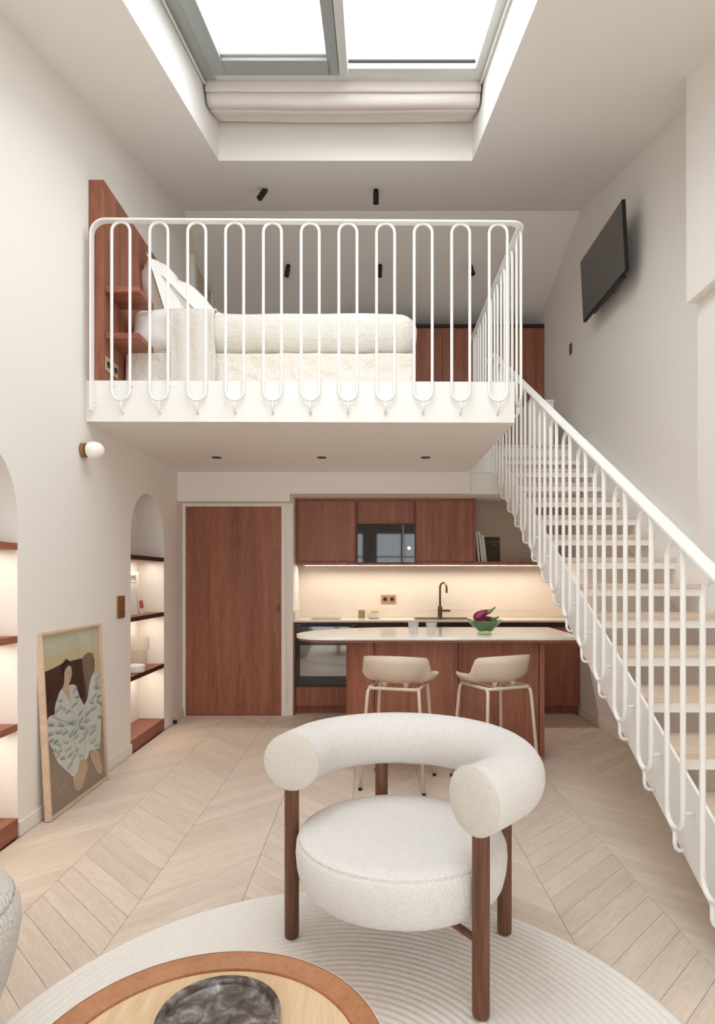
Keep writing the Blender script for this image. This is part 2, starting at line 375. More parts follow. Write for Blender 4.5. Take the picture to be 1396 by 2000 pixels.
for k in range(-1, 9):
    s = -1 if k % 2 == 1 else 1                            # column 1 starts at X=-1.397 and runs towards the viewer
    x0 = -1.828+CW*k if k >= 0 else -1.828-CW
    if k < 0: continue
    for j in range(int((YR-.5)/PW), 60):
        y0 = 2.621+PW*j-20*PW + (0 if s == -1 else -CW)
        ylo = min(y0, y0+s*CW); yhi = max(y0, y0+s*CW)+PW
        if ylo < YR or yhi > 6.66: continue
        if x0+CW > XR: continue
        cx, cy = x0+CW/2, y0+s*CW/2+PW/2
        vis = cy > 1.75 and 722+1200*x0/cy < 1396 and 722+1200*(x0+CW)/cy > 0 and cy < 6.25
        pts = [(x0, y0), (x0+CW, y0+s*CW), (x0+CW, y0+s*CW+PW), (x0, y0+PW)]
        if all((px+.08)**2+(py-1.6)**2 < 1.03**2 for px, py in pts): vis = False
        if x0 > 1.1 and cy < 2.0: vis = False
        cand.append((vis, 1/max(cy, .5)**3, s, x0, y0))
cand.sort(key=lambda c: (not c[0], -c[1]))
stuff = bmesh.new(); suv = stuff.loops.layers.uv.new('UVMap')
for i, (vis, a, s, x0, y0) in enumerate(cand):
    if i < 300 and vis:
        o = bpy.data.objects.new('plank', PM[s]); o.location = (x0, y0, 0); o.parent = fl; COL.objects.link(o)
    else:
        n0 = len(stuff.verts); stuff.from_mesh(PM[s]); stuff.verts.ensure_lookup_table()
        bmesh.ops.translate(stuff, vec=(x0, y0, 0), verts=stuff.verts[n0:])
me = bpy.data.meshes.new('parquet'); stuff.to_mesh(me); stuff.free(); me.materials.append(PARQ)
o = bpy.data.objects.new('parquet', me); o.parent = fl; o['kind'] = 'stuff'; COL.objects.link(o)

for i in range(3):
    a = YN+.003+.80*i; b = B(2.0535, 2.0895, a, a+.797, -.012, 0, bev=.0012, seg=1); uv = b.bm.loops.layers.uv.new('UVMap')
    for f in b.bm.faces:
        for l in f.loops: l[uv].uv = (l.vert.co.y, l.vert.co.x)
    b.build('border_plank', PARQ, fl)
# ---------------------------------------------------------------- skylight window
sk = struct(MB().prism([(SY0, wz(SY0)), (SY0+.06, wz(SY0+.06)), (SY0+.06, wz(SY0+.06)+.09), (SY0, wz(SY0)+.09)], SX1-SX0, 'x', SX0).build('window_1', GREYF))
def slopebar(x0, x1, ya, yb, lo, hi, name='window_frame', m=GREYF, parent=sk):
    b = MB().prism([(ya, wz(ya)+lo), (yb, wz(yb)+lo), (yb, wz(yb)+hi), (ya, wz(ya)+hi)], x1-x0, 'x', x0)
    es = [e for e in b.bm.edges]; bmesh.ops.bevel(b.bm, geom=es, offset=.003, segments=1, affect='EDGES')
    return b.build(name, m, parent)
PALEF = mat('pale_window_frame', (214, 216, 212), .5)
slopebar(SX0+.001, -1.10, SY0+.06, 4.46, -.01, .09)            # fixed outer left
slopebar(-1.10, SX1-.001, 4.325, 4.46, -.01, .09, m=PALEF)
slopebar(-1.10, -1.0, SY0+.06, 4.315, -.03, .06, 'sash_frame')
slopebar(-1.0, -.27, 4.13, 4.315, -.03, .06, 'sash_frame')
slopebar(-1.0, -.27, 4.105, 4.13, .0, .07, 'sash_frame', m=PALEF)
slopebar(-.29, -.215, SY0+.06, 4.315, -.03, .06, 'sash_frame')
slopebar(-.21, -.152, SY0+.06, 4.325, -.05, .09, 'mullion', m=PALEF)
slopebar(.735, SX1-.001, SY0+.06, 4.325, -.01, .09, m=PALEF)
slopebar(-.152, .735, 4.262, 4.325, -.01, .09, m=PALEF)
slopebar(-.148, .73, 4.252, 4.262, .03, .05, 'gasket', m=BLACK)
slopebar(-1.0, -.29, SY0+.06, 4.12, .055, .062, 'pane', PANE)
slopebar(-.152, .735, SY0+.06, 4.27, .062, .069, 'pane', PANE)
for x in (SX0+.012, SX1-.024): slopebar(x, x+.012, SY0+.06, 4.40, -.045, -.03, 'blind_rail', TRIMM)
# roman blind, gathered at the low end of the skylight
bt = thing('roman_blind', 'gathered off-white roman blind folded below the skylight', 'blind', (-.19, 4.42, 4.9))
pr = [(4.415, 4.955), (4.412, 4.91), (4.418, 4.868), (4.43, 4.862), (4.455, 4.895), (4.452, 4.875), (4.447, 4.85), (4.458, 4.825), (4.48, 4.812), (4.51, 4.812), (4.535, 4.825), (4.55, 4.86), (4.552, 4.85)]
for k in range(7):
    y = 4.558+.041*k; z = 4.846+.0195*k
    pr += [(y+.002, z-.006), (y+.008, z-.016), (y+.018, z-.019), (y+.028, z-.012), (y+.034, z+.006), (y+.034, z+.034), (y+.038, z+.034)]
pr += [(4.85, 4.985)]
rows = []
for i in range(41):
    x = -1.185+1.985*i/40
    sag = -.012*math.sin(PI*i/40)
    rows.append([(x, y+.002*noise.noise((x*4, j*.7, 0)), z+sag*(1 if j > 3 else .2)+(.006*noise.noise((x*7, 3, 0)) if j < 2 else .003*noise.noise((x*3, j*.5, 2)))) for j, (y, z) in enumerate(pr)])
b = MB(); b.grid(rows); o = b.build('folded_fabric', BLINDM, bt, smooth='all'); md = o.modifiers.new('s', 'SOLIDIFY'); md.thickness = .003

# ---------------------------------------------------------------- ceiling spots
def spot(loc, tilt, az, label, slope):
    t = thing('ceiling_spotlight', label, 'spotlight', loc, 0, None)
    MB().lathe([(.001, -.012), (.022, -.012), (.022, 0), (.001, 0)], seg=20, capb=True).xf(Matrix.Rotation(slope, 4, 'X')).build('ceiling_mount', BLACK, t, smooth=True, local=True)
    MB().lathe([(.001, -.125), (.017, -.125), (.026, -.122), (.026, -.022), (.02, -.012), (.001, -.01)], seg=24).xf(Matrix.Rotation(az, 4, 'Z') @ Matrix.Rotation(tilt, 4, 'X')).build('lamp_head', BLACK, t, smooth=True, local=True)
    return t
for (x, y, tl, az, lb) in ((-.933, 5.51, .55, 2.2, 'tilted black ceiling spotlight on the front ceiling, left of a pair'),
                           (.055, 5.51, .05, 0, 'upright black ceiling spotlight on the front ceiling, right of a pair'),
                           (-.895, 6.75, .25, .9, 'black spotlight on the sloped loft ceiling, leftmost of three'),
                           (.113, 6.75, .12, .6, 'black spotlight on the sloped loft ceiling, middle of three'),
                           (1.10, 6.75, .35, -2.4, 'black spotlight on the sloped loft ceiling, rightmost of three')):
    spot((x, y, roof_z(y)-.001), tl, az, lb, math.atan(.27) if y < 6.1 else -math.atan(.32))
for x, lb in ((-1.29, 'left'), (-.405, 'middle'), (.47, 'right')):
    t = thing('recessed_downlight', 'round black recessed downlight under the loft, %s one of three' % lb, 'downlight', (x, 5.175, 2.37))
    MB().lathe([(.030, -.001), (.041, -.003), (.043, -.001), (.043, 0)], seg=28, capb=False, capt=False).build('trim_ring', BLACK, t, smooth=True, local=True)
    MB().lathe([(.001, -.0005), (.036, -.0005), (.036, -.0015), (.001, -.0015)], seg=24).build('lamp_face', BLACK, t, local=True)

# ---------------------------------------------------------------- loop railing of the loft
rl = thing('loft_railing', 'white steel guard railing of tall oval loops around the loft edge', 'railing', (.948, 4.0, 2.37))
LR = .0095
HZ = 3.655
def loopyz(c, hw, z0, z1, n=10):
    """closed racetrack in (s,z)"""
    return arc(c, z1-hw, hw, 0, 180, n)+arc(c, z0+hw, hw, 180, 360, n)
yf = lambda x: 3.955+.03*(x+1.84)/2.79
# handrail: flat bar, drop at the left end, rounded corner, return along the side
path = [(-1.79, 2.43)]
path2 = [(-1.79, yf(-1.79), z) for z in (2.43, 3.0, HZ-.09)]+[(-1.70-.09*math.cos(R(a)), yf(-1.7), HZ-.09+.09*math.sin(R(a))) for a in (15, 30, 45, 60, 75, 90)]
path2 += [(-.4, yf(-.4), HZ)]+[(.915+.075*math.sin(R(a)), yf(.9)+.075-.075*math.cos(R(a)), HZ) for a in (0, 18, 36, 54, 72, 90)]+[(.99, 5.0, HZ), (.99, 5.93, HZ)]
def flatbar(pts, wdt, th, side):
    """ribbon of width wdt, thickness th; side(i)->unit vector across the width, normal by cross product"""
    pts = [Vector(p) for p in pts]; rows = []
    for i, p in enumerate(pts):
        t = (pts[min(i+1, len(pts)-1)]-pts[max(i-1, 0)]).normalized(); sd = Vector(side(i, t)).normalized(); nn = t.cross(sd).normalized()
        rows.append([p+sd*a*wdt/2+nn*b*th/2 for a, b in ((-1, -.6), (-.94, -1), (.94, -1), (1, -.6), (1, .6), (.94, 1), (-.94, 1), (-1, .6))])
    b = MB(); V = b.grid(rows, closev=True); b.bm.faces.new(V[0][::-1]); b.bm.faces.new(V[-1]); return b
flatbar(path2, .05, .012, lambda i, t: (0, 1, 0) if i < 10 else Vector((0, 0, 1)).cross(t)).build('handrail', METALW, rl, smooth=True)
def hook(b, base, mid, end): b.tube([base, (base[0]*.95+mid[0]*.05, base[1]*.95+mid[1]*.05, mid[2]*.6+base[2]*.4), mid, ((mid[0]+end[0])/2, (mid[1]+end[1])/2, end[2]+.004), end], .007, 8)
first = None
for i in range(11):
    x = -1.603+.2436*i; y = yf(x)
    pts = [(x+a, y, z) for a, z in loopyz(0, .0585, 2.50, HZ-.008)]
    bl = MB().tube(pts, LR, 10, closed=True).build('loop_baluster', METALW, rl, smooth='all')
    h = MB(); fy = y+.035; hook(h, (x, y, 2.494), (x, y+.006, 2.44), (x, fy, 2.425)); h.build('hook_bracket', METALW, bl, smooth='all')
    for dx in (-.0585, .0585): MB().tube([(x+dx, y, 2.60), (x+dx, fy, 2.60)], .006, 8).build('fixing_peg', METALW, bl, smooth='all')
for i in range(8):
    y = 4.085+.2436*i; x = .99
    pts = [(x, y+a, z) for a, z in loopyz(0, .0585, 2.50, HZ-.008)]
    bl = MB().tube(pts, LR, 10, closed=True).build('loop_baluster', METALW, rl, smooth='all')
    h = MB(); hook(h, (x, y, 2.494), (x-.006, y, 2.44), (.949, y, 2.425)); h.build('hook_bracket', METALW, bl, smooth='all')
for z in (2.46, 2.49, 2.52): MB().tube([(-1.784, yf(-1.79)+.003, z), (-1.765, yf(-1.79)+.003, z)], .005, 6).build('bolt', METALW, rl)

# ---------------------------------------------------------------- staircase and its railing
st = thing('staircase', 'open white steel staircase with pale oak treads climbing to the loft', 'staircase', (1.5, 1.6, 0))
up = lambda y: -.712+.565*y; lo = lambda y: -1.031+.565*y
yb0 = 1.031/.565; yt = 5.925; SX = 1.20
MB().prism([(yb0, 0.001), (yb0-.45, 0.001), (yb0-.45, max(.06, up(yb0-.45))), (yt, up(yt)), (yt, lo(yt))], .012, 'x', SX).build('stringer', METALW, st)
MB().prism([(yb0, 0.001), (yb0-.45, 0.001), (yb0-.45, up(yb0-.45)+.07), (yt, up(yt)+.07), (yt, lo(yt))], .008, 'x', 1.944).build('stringer', METALW, st)
MB().prism([(YN+.01, up(YN)+.07), (yt, up(yt)+.07), (yt, up(yt)+.04), (YN+.01, up(YN)+.04)], .135, 'x', 1.953).build('side_ledge', METALW, st)
RISE, GO = 2.637/16, 2.637/16/.565
for k in range(1, 16):
    z = 2.637-RISE*k; y = 5.94-GO*k
    tr = B(SX+.013, 1.943, y, y+GO+.025, z-.027, z, bev=.003).build('tread', TREADW, st)
    MB().box(SX+.0125, 1.9435, y+.012, y+.024, z-.072, z-.0275).build('support_front', METALW, tr)
    MB().box(SX+.0125, 1.9435, y+.0241, y+GO+.02, z-.034, z-.0275).build('support_tray', METALW, tr)
B(SX+.013, 1.943, 5.90, 5.937, 2.61, 2.636, bev=.003).build('landing_nosing', TREADW, st)
sr = thing('stair_railing', 'white steel stair railing of stretched oval loops under a sloping handrail', 'railing', (1.16, 3.5, 1.0))
hr = lambda y: .192+.565*y
flatbar([(1.166, 1.45, hr(1.45)), (1.166, 3, hr(3)), (1.166, 5.80, hr(5.80)), (1.166, 5.86, hr(5.82)), (1.166, 6.05, hr(5.82))], .055, .015, lambda i, t: (1, 0, 0)).build('handrail', METALW, sr)
for i in range(-1, 19):
    y = 2.076+.256*i; hw = .061; x = 1.157
    if y > 5.84: break
    z1 = hr(y)-.0075-hw/math.cos(math.atan(.565))+hw+.001; z0b = .378+.565*(y-2.287)
    if z0b < .05: z0b = .05
    pts = [(x, y+a, z) for a, z in loopyz(0, hw, z0b, z1-.007)]
    bl = MB().tube(pts, .0105, 10, closed=True).build('loop_baluster', METALW, sr, smooth='all')
    h = MB(); zz_ = max(.012, z0b-.086); h.tube([(x, y, z0b-.005), (x, y, z0b-.06), (x+.005, y, zz_+.009), (x+.016, y, zz_+.001), (SX-.0005, y, zz_)], .008, 8); h.build('hook_bracket', METALW, bl, smooth='all')
    zp = lo(y-hw)+.23
    MB().tube([(x, y-hw, zp), (SX-.0005, y-hw, zp)], .0065, 8).build('fixing_peg', METALW, bl, smooth='all')

# ---------------------------------------------------------------- loft: headboard, bed, linen
hb = thing('headboard', 'tall reddish oak headboard panel with two bedside shelves at the loft edge', 'headboard', (-1.79, 4.9, 2.637))
B(-1.838, -1.74, 4.02, 5.95, 2.638, 3.96, bev=.002).build('panel', REDOAK, hb)
B(-1.7395, -1.515, 4.04, 4.31, 3.236, 3.274, bev=.002).build('shelf', REDOAKH, hb)
B(-1.7395, -1.515, 4.04, 4.31, 2.93, 2.967, bev=.002).build('shelf', REDOAKH, hb)
for y0, lb in ((4.035, 'brass wall socket on the headboard under the shelves, nearer the loft edge'), (4.15, 'brass wall socket on the headboard under the shelves, nearer the bed')):
    t = thing('wall_socket', lb, 'socket', (-1.735, y0+.04, 2.77))
    B(-1.739, -1.733, y0, y0+.085, 2.72, 2.815, bev=.002).build('plate', mat('pale_brass', (205, 178, 146), .4, metal=.4), t)
    MB().lathe([(.001, 0), (.022, 0), (.022, .004), (.001, .004)], seg=20).xf(Matrix.Translation((-1.7335, y0+.0425, 2.7675)) @ Matrix.Rotation(R(90), 4, 'Y')).build('socket_insert', BLACK, t)
bed = thing('bed', 'low bed wrapped in rumpled cream linen standing on the loft', 'bed', (-.7, 5.1, 2.637))
MB().soft(-1.73, .315, 4.335, 5.9, 2.652, 2.948, .03, 60, .008, 9, 3).build('bed_base', LINEN, bed, smooth='all')
MB().soft(-1.66, .27, 4.36, 5.87, 2.945, 3.20, .09, 24, .01, 5, 5).build('mattress', COTTON, bed, smooth='all')
o = MB().soft(-1.70, -1.0, 4.318, 5.9, 2.965, 3.262, .10, 30, .030, 6, 9).build('fitted_sheet', COTTON, smooth='all')
tag(o, 'smooth white bed sheet bunched at the head of the bed', 'sheet')
o = MB().soft(-1.30, .335, 4.30, 5.92, 2.953, 3.245, .13, 30, .014, 3.2, 21).build('duvet', WAFFLE, smooth='all')
tag(o, 'thick cream waffle duvet tucked with a rounded foot end on the bed', 'duvet')
rows = []
for i in range(19):
    u = i/18; x = -1.40+.315*u
    wv = .006*math.sin(u*17)+.004*noise.noise((u*5, 1, 1))
    ln = [(5.6-1.1*j/8, 3.262+.004*noise.noise((u*3, j, 0))) for j in range(9)]+[(4.40, 3.262), (4.34, 3.258), (4.30, 3.235), (4.284, 3.19)]
    ln += [(4.282+.004*j*.3, 3.19-.055*(j+1)) for j in range(10)]
    rows.append([(x+.012*noise.noise((0, z*4, 2))+(.02*(3.19-z)*(1-2*u) if z < 3.19 else 0)*-.3, y+wv*(1 if z < 3.2 else .2), max(z, 2.645)) for y, z in ln])
b = MB(); b.grid(rows); o = b.build('throw_blanket', WAFFLE, smooth='all'); md = o.modifiers.new('s', 'SOLIDIFY'); md.thickness = .012
tag(o, 'cream waffle throw hanging over the side of the bed near the pillows', 'blanket')
def pillow(wd, ht, th, M, seed, name, label):
    n = 26; b = MB()
    for sgn in (1, -1):
        rows = []
        for i in range(n+1):
            u = -1+2*i/n; r = []
            for j in range(n+1):
                v = -1+2*j/n
                x = u*wd/2*(1-.07*(1-v*v)); y = v*ht/2*(1-.07*(1-u*u))
                e = max(0, (1-u**4))*max(0, (1-v**4)); e = e**.45
                edge = min(1-abs(u), 1-abs(v))
                z = sgn*th/2*e*(0 if edge < .06 else min(1, (edge-.06)/.2)**.6)+.013*noise.noise((u*3+seed, v*3, sgn))*e + sgn*.002
                r.append((x, y, z))
            rows.append(r)
        b.grid(rows)
    o = b.xf(M).build(name, COTTON, smooth='all'); tag(o, label, 'pillow', 'pillows on the loft bed'); return o
# local x -> world Y, local y -> up along the lean, local z -> towards the foot
def lean(c, a, yaw=0): 
    up_ = Vector((-math.sin(a), 0, math.cos(a))); xx = Vector((0, 1, 0)); zz = xx.cross(up_)
    M = Matrix((xx, up_, zz)).transposed().to_4x4(); M.translation = c; return Matrix.Translation(c) @ Matrix.Rotation(yaw, 4, 'Z') @ Matrix.Translation(-Vector(c)) @ M
pillow(.68, .62, .29, lean((-1.585, 4.94, 3.50), R(17)), 1, 'pillow', 'white flanged pillow standing upright against the wooden headboard')
pillow(.70, .62, .27, lean((-1.36, 5.0, 3.425), R(44)), 5, 'pillow', 'white flanged pillow reclining in front of another pillow')
# wardrobe along the back of the loft
wb = thing('wardrobe', 'long low reddish oak cupboard along the back of the loft', 'wardrobe', (.9, 7.6, 2.637))
B(-.35, 2.085, 7.375, 7.94, 2.638, 4.36).build('body', REDOAK, wb)
B(-.35, 2.088, 7.35, 7.94, 4.361, 4.396, bev=.002).build('top_board', DARKW, wb)
for k in range(4):
    x = -.345+.608*k; B(x, x+.603, 7.353, 7.374, 2.66, 4.335, bev=.002).build('door', REDOAK, wb)
t = thing('side_cabinet', 'small white cabinet beside the loft cupboard at the top of the stairs', 'cabinet', (1.76, 6.5, 2.637))
B(1.64, 1.885, 6.3, 6.75, 2.638, 3.16, bev=.003).build('body', TRIMM, t); B(1.635, 1.89, 6.295, 6.755, 3.161, 3.183, bev=.003).build('top', TRIMM, t)
# television
t = thing('television', 'flat black television tilted down on the right-hand wall above the stairs', 'television', (1.93, 5.14, 3.96))
M = Matrix.Translation((1.945, 5.14, 3.962)) @ Matrix.Rotation(R(-2.9), 4, 'Y')
MB().box(-.012, .016, -.465, .465, -.277, .277, bev=.004).xf(M).build('casing', BLACK, t)
MB().box(-.0145, -.0125, -.457, .457, -.262, .270).xf(M).build('screen', mat('screen_glass', (84, 80, 77), .38, spec=.7), t)
MB().box(.017, .05, -.33, .33, -.26, .10, bev=.008).xf(M).build('rear_housing', BLACK, t)
B(2.0, 2.089, 5.0, 5.28, 3.86, 4.06).build('wall_bracket', BLACK, t)
B(1.925, 1.965, 4.74, 4.90, 3.665, 3.684, bev=.003).build('sensor', BLACK, t)
# switches and wall lamp
t = thing('light_switch', 'brass switch plate on the right wall below the television', 'switch', (XR, 6.38, 3.73))
B(XR-.008, XR-.0005, 6.34, 6.42, 3.68, 3.79, bev=.002).build('plate', BRASS, t)
MB().tube([(XR-.008, 6.38, 3.735), (XR-.022, 6.38, 3.745)], .004, 8).build('toggle', BRASS, t)
t = thing('light_switch', 'tall brass switch plate with two toggles on the left wall beside the arch', 'switch', (XL, 4.53, 1.14))
B(XL+.0005, XL+.009, 4.468, 4.60, 1.058, 1.222, bev=.002).build('plate', BRASS, t)
for z in (1.095, 1.175): MB().tube([(XL+.009, 4.535, z), (XL+.03, 4.535, z+.006)], .0045, 8).build('toggle', BRONZE, t)
t = thing('wall_lamp', 'oval opal glass wall lamp on a brass base on the left wall', 'lamp', (XL, 3.93, 2.17))
Rx = Matrix.Translation((XL, 3.93, 2.17)) @ Matrix.Rotation(R(90), 4, 'Y')
MB().lathe([(.001, .0005), (.046, .0005), (.046, .028), (.03, .030), (.001, .030)], seg=32).xf(Rx).build('base', BRASS, t, smooth=True)
MB().lathe([(.02, .029), (.042, .036), (.052, .05), (.0555, .07), (.053, .095), (.045, .118), (.030, .133), (.012, .139), (.001, .14)], seg=36).xf(Rx).build('globe', OPAL, t, smooth='all')

# ---------------------------------------------------------------- arched niches: wood shelves and base
for ni, (a, b_) in enumerate(NICHES):
    side = ('at the left edge of the picture', 'beside the wooden door')[ni]
    for z1, z0_, nm in ((1.535, 1.50, 'top'), (1.05, 1.015, 'middle'), (.590, .555, 'lower')):
        t = thing('niche_shelf', '%s dark-edged wooden shelf in the arched niche %s' % (nm, side), 'shelf', (XL-.1, (a+b_)/2, z0_))
        B(XL-.2195, XL-.004, a+.001, b_-.001, z0_, z1, bev=.001).build('board', REDOAKY, t)
        B(XL-.0038, XL+.001, a+.001, b_-.001, z0_, z1).build('front_edge', DARKW if ni else REDOAKY, t)
        B(XL-.10, XL-.08, a+.06, b_-.06, z0_-.005, z0_-.0003).build('light_strip', mat('led_diffuser', (250, 240, 225), .5), t)
    o = B(XL-.2195, XL+.004, a+.001, b_-.001, .001, .10, bev=.002).build('niche_plinth', REDOAKY)
    tag(o, 'reddish wooden plinth of the arched niche %s' % side, 'plinth')
# contents of the far niche
zz = 1.0505
t = thing('magazine', 'upright white magazine with dark title leaning at the back of the arched niche', 'magazine', (XL-.15, 5.2, zz))
M = Matrix.Translation((XL-.17, 5.14, zz)) @ Matrix.Rotation(R(-4), 4, 'Y')
MB().box(0, .012, -.14, .24, 0, .36, bev=.001).xf(M).build('cover', mat('magazine_cover', (222, 222, 216), .5), t)
MB().box(.0122, .0126, -.05, .16, .11, .2).xf(M).build('cover_print', mat('grey_print', (196, 200, 194), .6), t)
def text(s, size, M, m, parent, name='lettering', align='CENTER', ext=.0004):
    cu = bpy.data.curves.new(name, 'FONT'); cu.body = s; cu.size = size; cu.extrude = ext; cu.align_x = align
    tmp = bpy.data.objects.new(name, cu); COL.objects.link(tmp); bpy.context.view_layer.update()
    dg = bpy.context.evaluated_depsgraph_get(); me = bpy.data.meshes.new_from_object(tmp.evaluated_get(dg)); bpy.data.objects.remove(tmp)
    off = Vector((0, 0, 0)); p = parent
    while p: off += p.location; p = p.parent
    me.transform(Matrix.Translation(-off) @ M); me.materials.clear(); me.materials.append(m)
    o = bpy.data.objects.new(name, me); o.parent = parent; COL.objects.link(o); return o
PX = Matrix(((0, 0, 1, 0), (1, 0, 0, 0), (0, 1, 0, 0), (0, 0, 0, 1)))     # text facing +X, reading along +Y
INK = mat('dark_ink', (66, 64, 62), .7)
text('FORME', .062, M @ Matrix.Translation((.013, .07, .285)) @ PX, INK, t)
for k in range(6): MB().box(.0122, .0126, .02+.024*k, .036+.024*k, .262, .267).xf(M).build('caption_mark', INK, t)
t = thing('book', 'thin white book leaning in front of the magazine in the niche', 'book', (XL-.1, 5.0, zz))
MB().box(-.008, .008, -.12, .10, 0, .22, bev=.001).xf(Matrix.Translation((XL-.085, 5.00, zz+.001)) @ Matrix.Rotation(R(-9), 4, 'Y')).build('cover', PAPER, t)
t = thing('card', 'small white card with a coral red square standing in the niche', 'card', (XL-.1, 5.3, zz))
M = Matrix.Translation((XL-.12, 5.285, zz)) @ Matrix.Rotation(R(-8), 4, 'Y')
MB().box(0, .004, -.045, .055, 0, .12).xf(M).build('card_sheet', PAPER, t)
MB().box(.0042, .0046, -.04, .05, .045, .11).xf(M).build('printed_square', mat('coral_red_print', (186, 82, 72), .6), t)
zz = .5905
t = thing('vase', 'stepped clear glass vase on the lower shelf of the arched niche', 'vase', (XL-.11, 5.16, zz))
VG = glassy('ribbed_glass', (.95, .94, .92), 1.35, .05, 30, (.85, .82, .78, .2))
MB().lathe([(.001, 0), (.072, 0), (.075, .006), (.075, .16), (.069, .16), (.069, .012), (.001, .012)], XL-.11, 5.17, zz, 40).build('lower_cylinder', VG, t, smooth=True)
MB().lathe([(.090, .161), (.092, .165), (.092, .27), (.087, .27), (.087, .166), (.001, .166), (.001, .161)], XL-.11, 5.17, zz, 40, capb=False, capt=False).build('upper_cylinder', VG, t, smooth=True)
t = thing('dish', 'shallow white ceramic dish beside the glass vase in the niche', 'dish', (XL-.03, 4.93, zz))
MB().lathe([(.001, 0), (.078, 0), (.088, .008), (.092, .055), (.088, .058), (.084, .054), (.08, .014), (.001, .012)], XL-.075, 4.98, zz, 40, capt=False).build('body', CERAM, t, smooth=True)
o = B(XL+.016, XL+.045, 5.70, 5.73, .012, .045, bev=.003).build('door_stop', BLACK); tag(o, 'tiny black door stop block against the left baseboard', 'door stop')
o.location.z = -.0115

# ---------------------------------------------------------------- framed painting leaning on the left wall
pt = thing('framed_picture', 'large pale wood framed painting of a seated woman in patterned robe, leaning on wall', 'picture', (-1.79, 3.77, 0))
W_, H_ = .755, 1.045
ex = Vector((0, 1, 0)); lean_x = .052
eu = Vector((-lean_x, -.045*0, 1)).normalized(); en = ex.cross(eu)
PMx = Matrix((ex, eu, en)).transposed().to_4x4(); PMx.translation = (-1.780, 3.398, .004)
# local: x along the wall, y up the picture, z out of the picture
fw = .016
MB().box(0, W_, 0, fw, -.018, .018, bev=.001).xf(PMx).build('frame_rail', FRAMEW, pt)
MB().box(0, W_, H_-fw, H_, -.018, .018, bev=.001).xf(PMx).build('frame_rail', FRAMEW, pt)
MB().box(0, fw, fw+.0005, H_-fw-.0005, -.018, .018, bev=.001).xf(PMx).build('frame_stile', FRAMEW, pt)
MB().box(W_-fw, W_, fw+.0005, H_-fw-.0005, -.018, .018, bev=.001).xf(PMx).build('frame_stile', FRAMEW, pt)
art = MB().box(fw, W_-fw, fw, H_-fw, -.012, .000).xf(PMx).build('canvas', mat('art_cream_ground', (216, 207, 182), .45, mottled=(7, .06)), pt)
def AP(u, v, z): return PMx @ Vector((fw+u*(W_-2*fw), fw+v*(H_-2*fw), z))
SH = {
 'yellow_field': ([(0.0, 0.878), (0.35, 0.868), (0.711, 0.895), (1.0, 0.83), (1.0, 0.678), (0.512, 0.725), (0.0, 0.736)], (219, 200, 158)),
 'ground': ([(0.0, 0.55), (1.0, 0.40), (1.0, 0.0), (0.0, 0.0)], (150, 126, 108)),
 'dark_hill': ([(0.0, 0.795), (0.164, 0.803), (0.331, 0.818), (0.531, 0.818), (0.693, 0.815), (0.8, 0.80), (0.80, 0.589), (0.664, 0.5), (0.457, 0.46), (0.0, 0.49)], (74, 44, 32)),
 'hill_reflection': ([(0.66, 0.812), (0.72, 0.835), (0.783, 0.842), (0.862, 0.832), (0.9, 0.783), (0.88, 0.70), (0.80, 0.60), (0.74, 0.56), (0.69, 0.70)], (120, 90, 72)),  # hill's paler right part, glass reflection painted into its brown
 'raised_arm': ([(0.74, 0.58), (0.77, 0.64), (0.804, 0.675), (0.87, 0.712), (0.938, 0.697), (0.86, 0.66), (0.80, 0.59)], (206, 172, 142)),
 'robe': ([(0.264, 0.669), (0.313, 0.676), (0.425, 0.678), (0.48, 0.675), (0.523, 0.661), (0.573, 0.592), (0.651, 0.523), (0.715, 0.55), (0.77, 0.62), (0.831, 0.684), (0.925, 0.703), (0.975, 0.68), (0.995, 0.6), (1.0, 0.539), (0.985, 0.45), (0.975, 0.368), (0.94, 0.27), (0.914, 0.205), (0.80, 0.215), (0.718, 0.228), (0.68, 0.20), (0.637, 0.181), (0.535, 0.204), (0.482, 0.144), (0.402, 0.13), (0.28, 0.20), (0.167, 0.266), (0.11, 0.33), (0.06, 0.39), (0.016, 0.457), (0.012, 0.49), (0.031, 0.528), (0.06, 0.543), (0.1, 0.546), (0.152, 0.543), (0.16, 0.58), (0.181, 0.606), (0.22, 0.64)], (222, 220, 213)),
 'face_and_neck': ([(0.34, 0.765), (0.373, 0.784), (0.413, 0.796), (0.445, 0.79), (0.459, 0.776), (0.466, 0.757), (0.464, 0.739), (0.436, 0.706), (0.406, 0.683), (0.409, 0.63), (0.419, 0.571), (0.40, 0.585), (0.361, 0.614), (0.288, 0.67), (0.315, 0.69), (0.331, 0.715)], (214, 184, 156)),
 'hair': ([(0.30, 0.745), (0.295, 0.78), (0.306, 0.812), (0.346, 0.826), (0.37, 0.838), (0.408, 0.83), (0.442, 0.815), (0.462, 0.789), (0.44, 0.797), (0.414, 0.802), (0.38, 0.796), (0.35, 0.78), (0.337, 0.76), (0.333, 0.735), (0.315, 0.735)], (28, 20, 17)),
 'near_foot': ([(0.516, 0.2), (0.60, 0.20), (0.649, 0.175), (0.662, 0.134), (0.6, 0.084), (0.55, 0.042), (0.48, 0.027), (0.43, 0.045), (0.405, 0.07), (0.385, 0.13), (0.45, 0.14), (0.482, 0.144)], (205, 171, 141)),
 'far_foot': ([(0.723, 0.223), (0.842, 0.215), (0.88, 0.17), (0.898, 0.134), (0.941, 0.069), (0.915, 0.035), (0.87, 0.04), (0.821, 0.065), (0.752, 0.135), (0.709, 0.189)], (201, 168, 138))}
for i, (nm, (pl, c)) in enumerate(SH.items()):
    b = MB(); z = .0004*(i+1)
    f = b.face([AP(u, v, z) for u, v in pl]); bmesh.ops.triangulate(b.bm, faces=[f])
    b.build(nm, mat('art_'+nm, c, .45, mottled=(25, .08)), art)
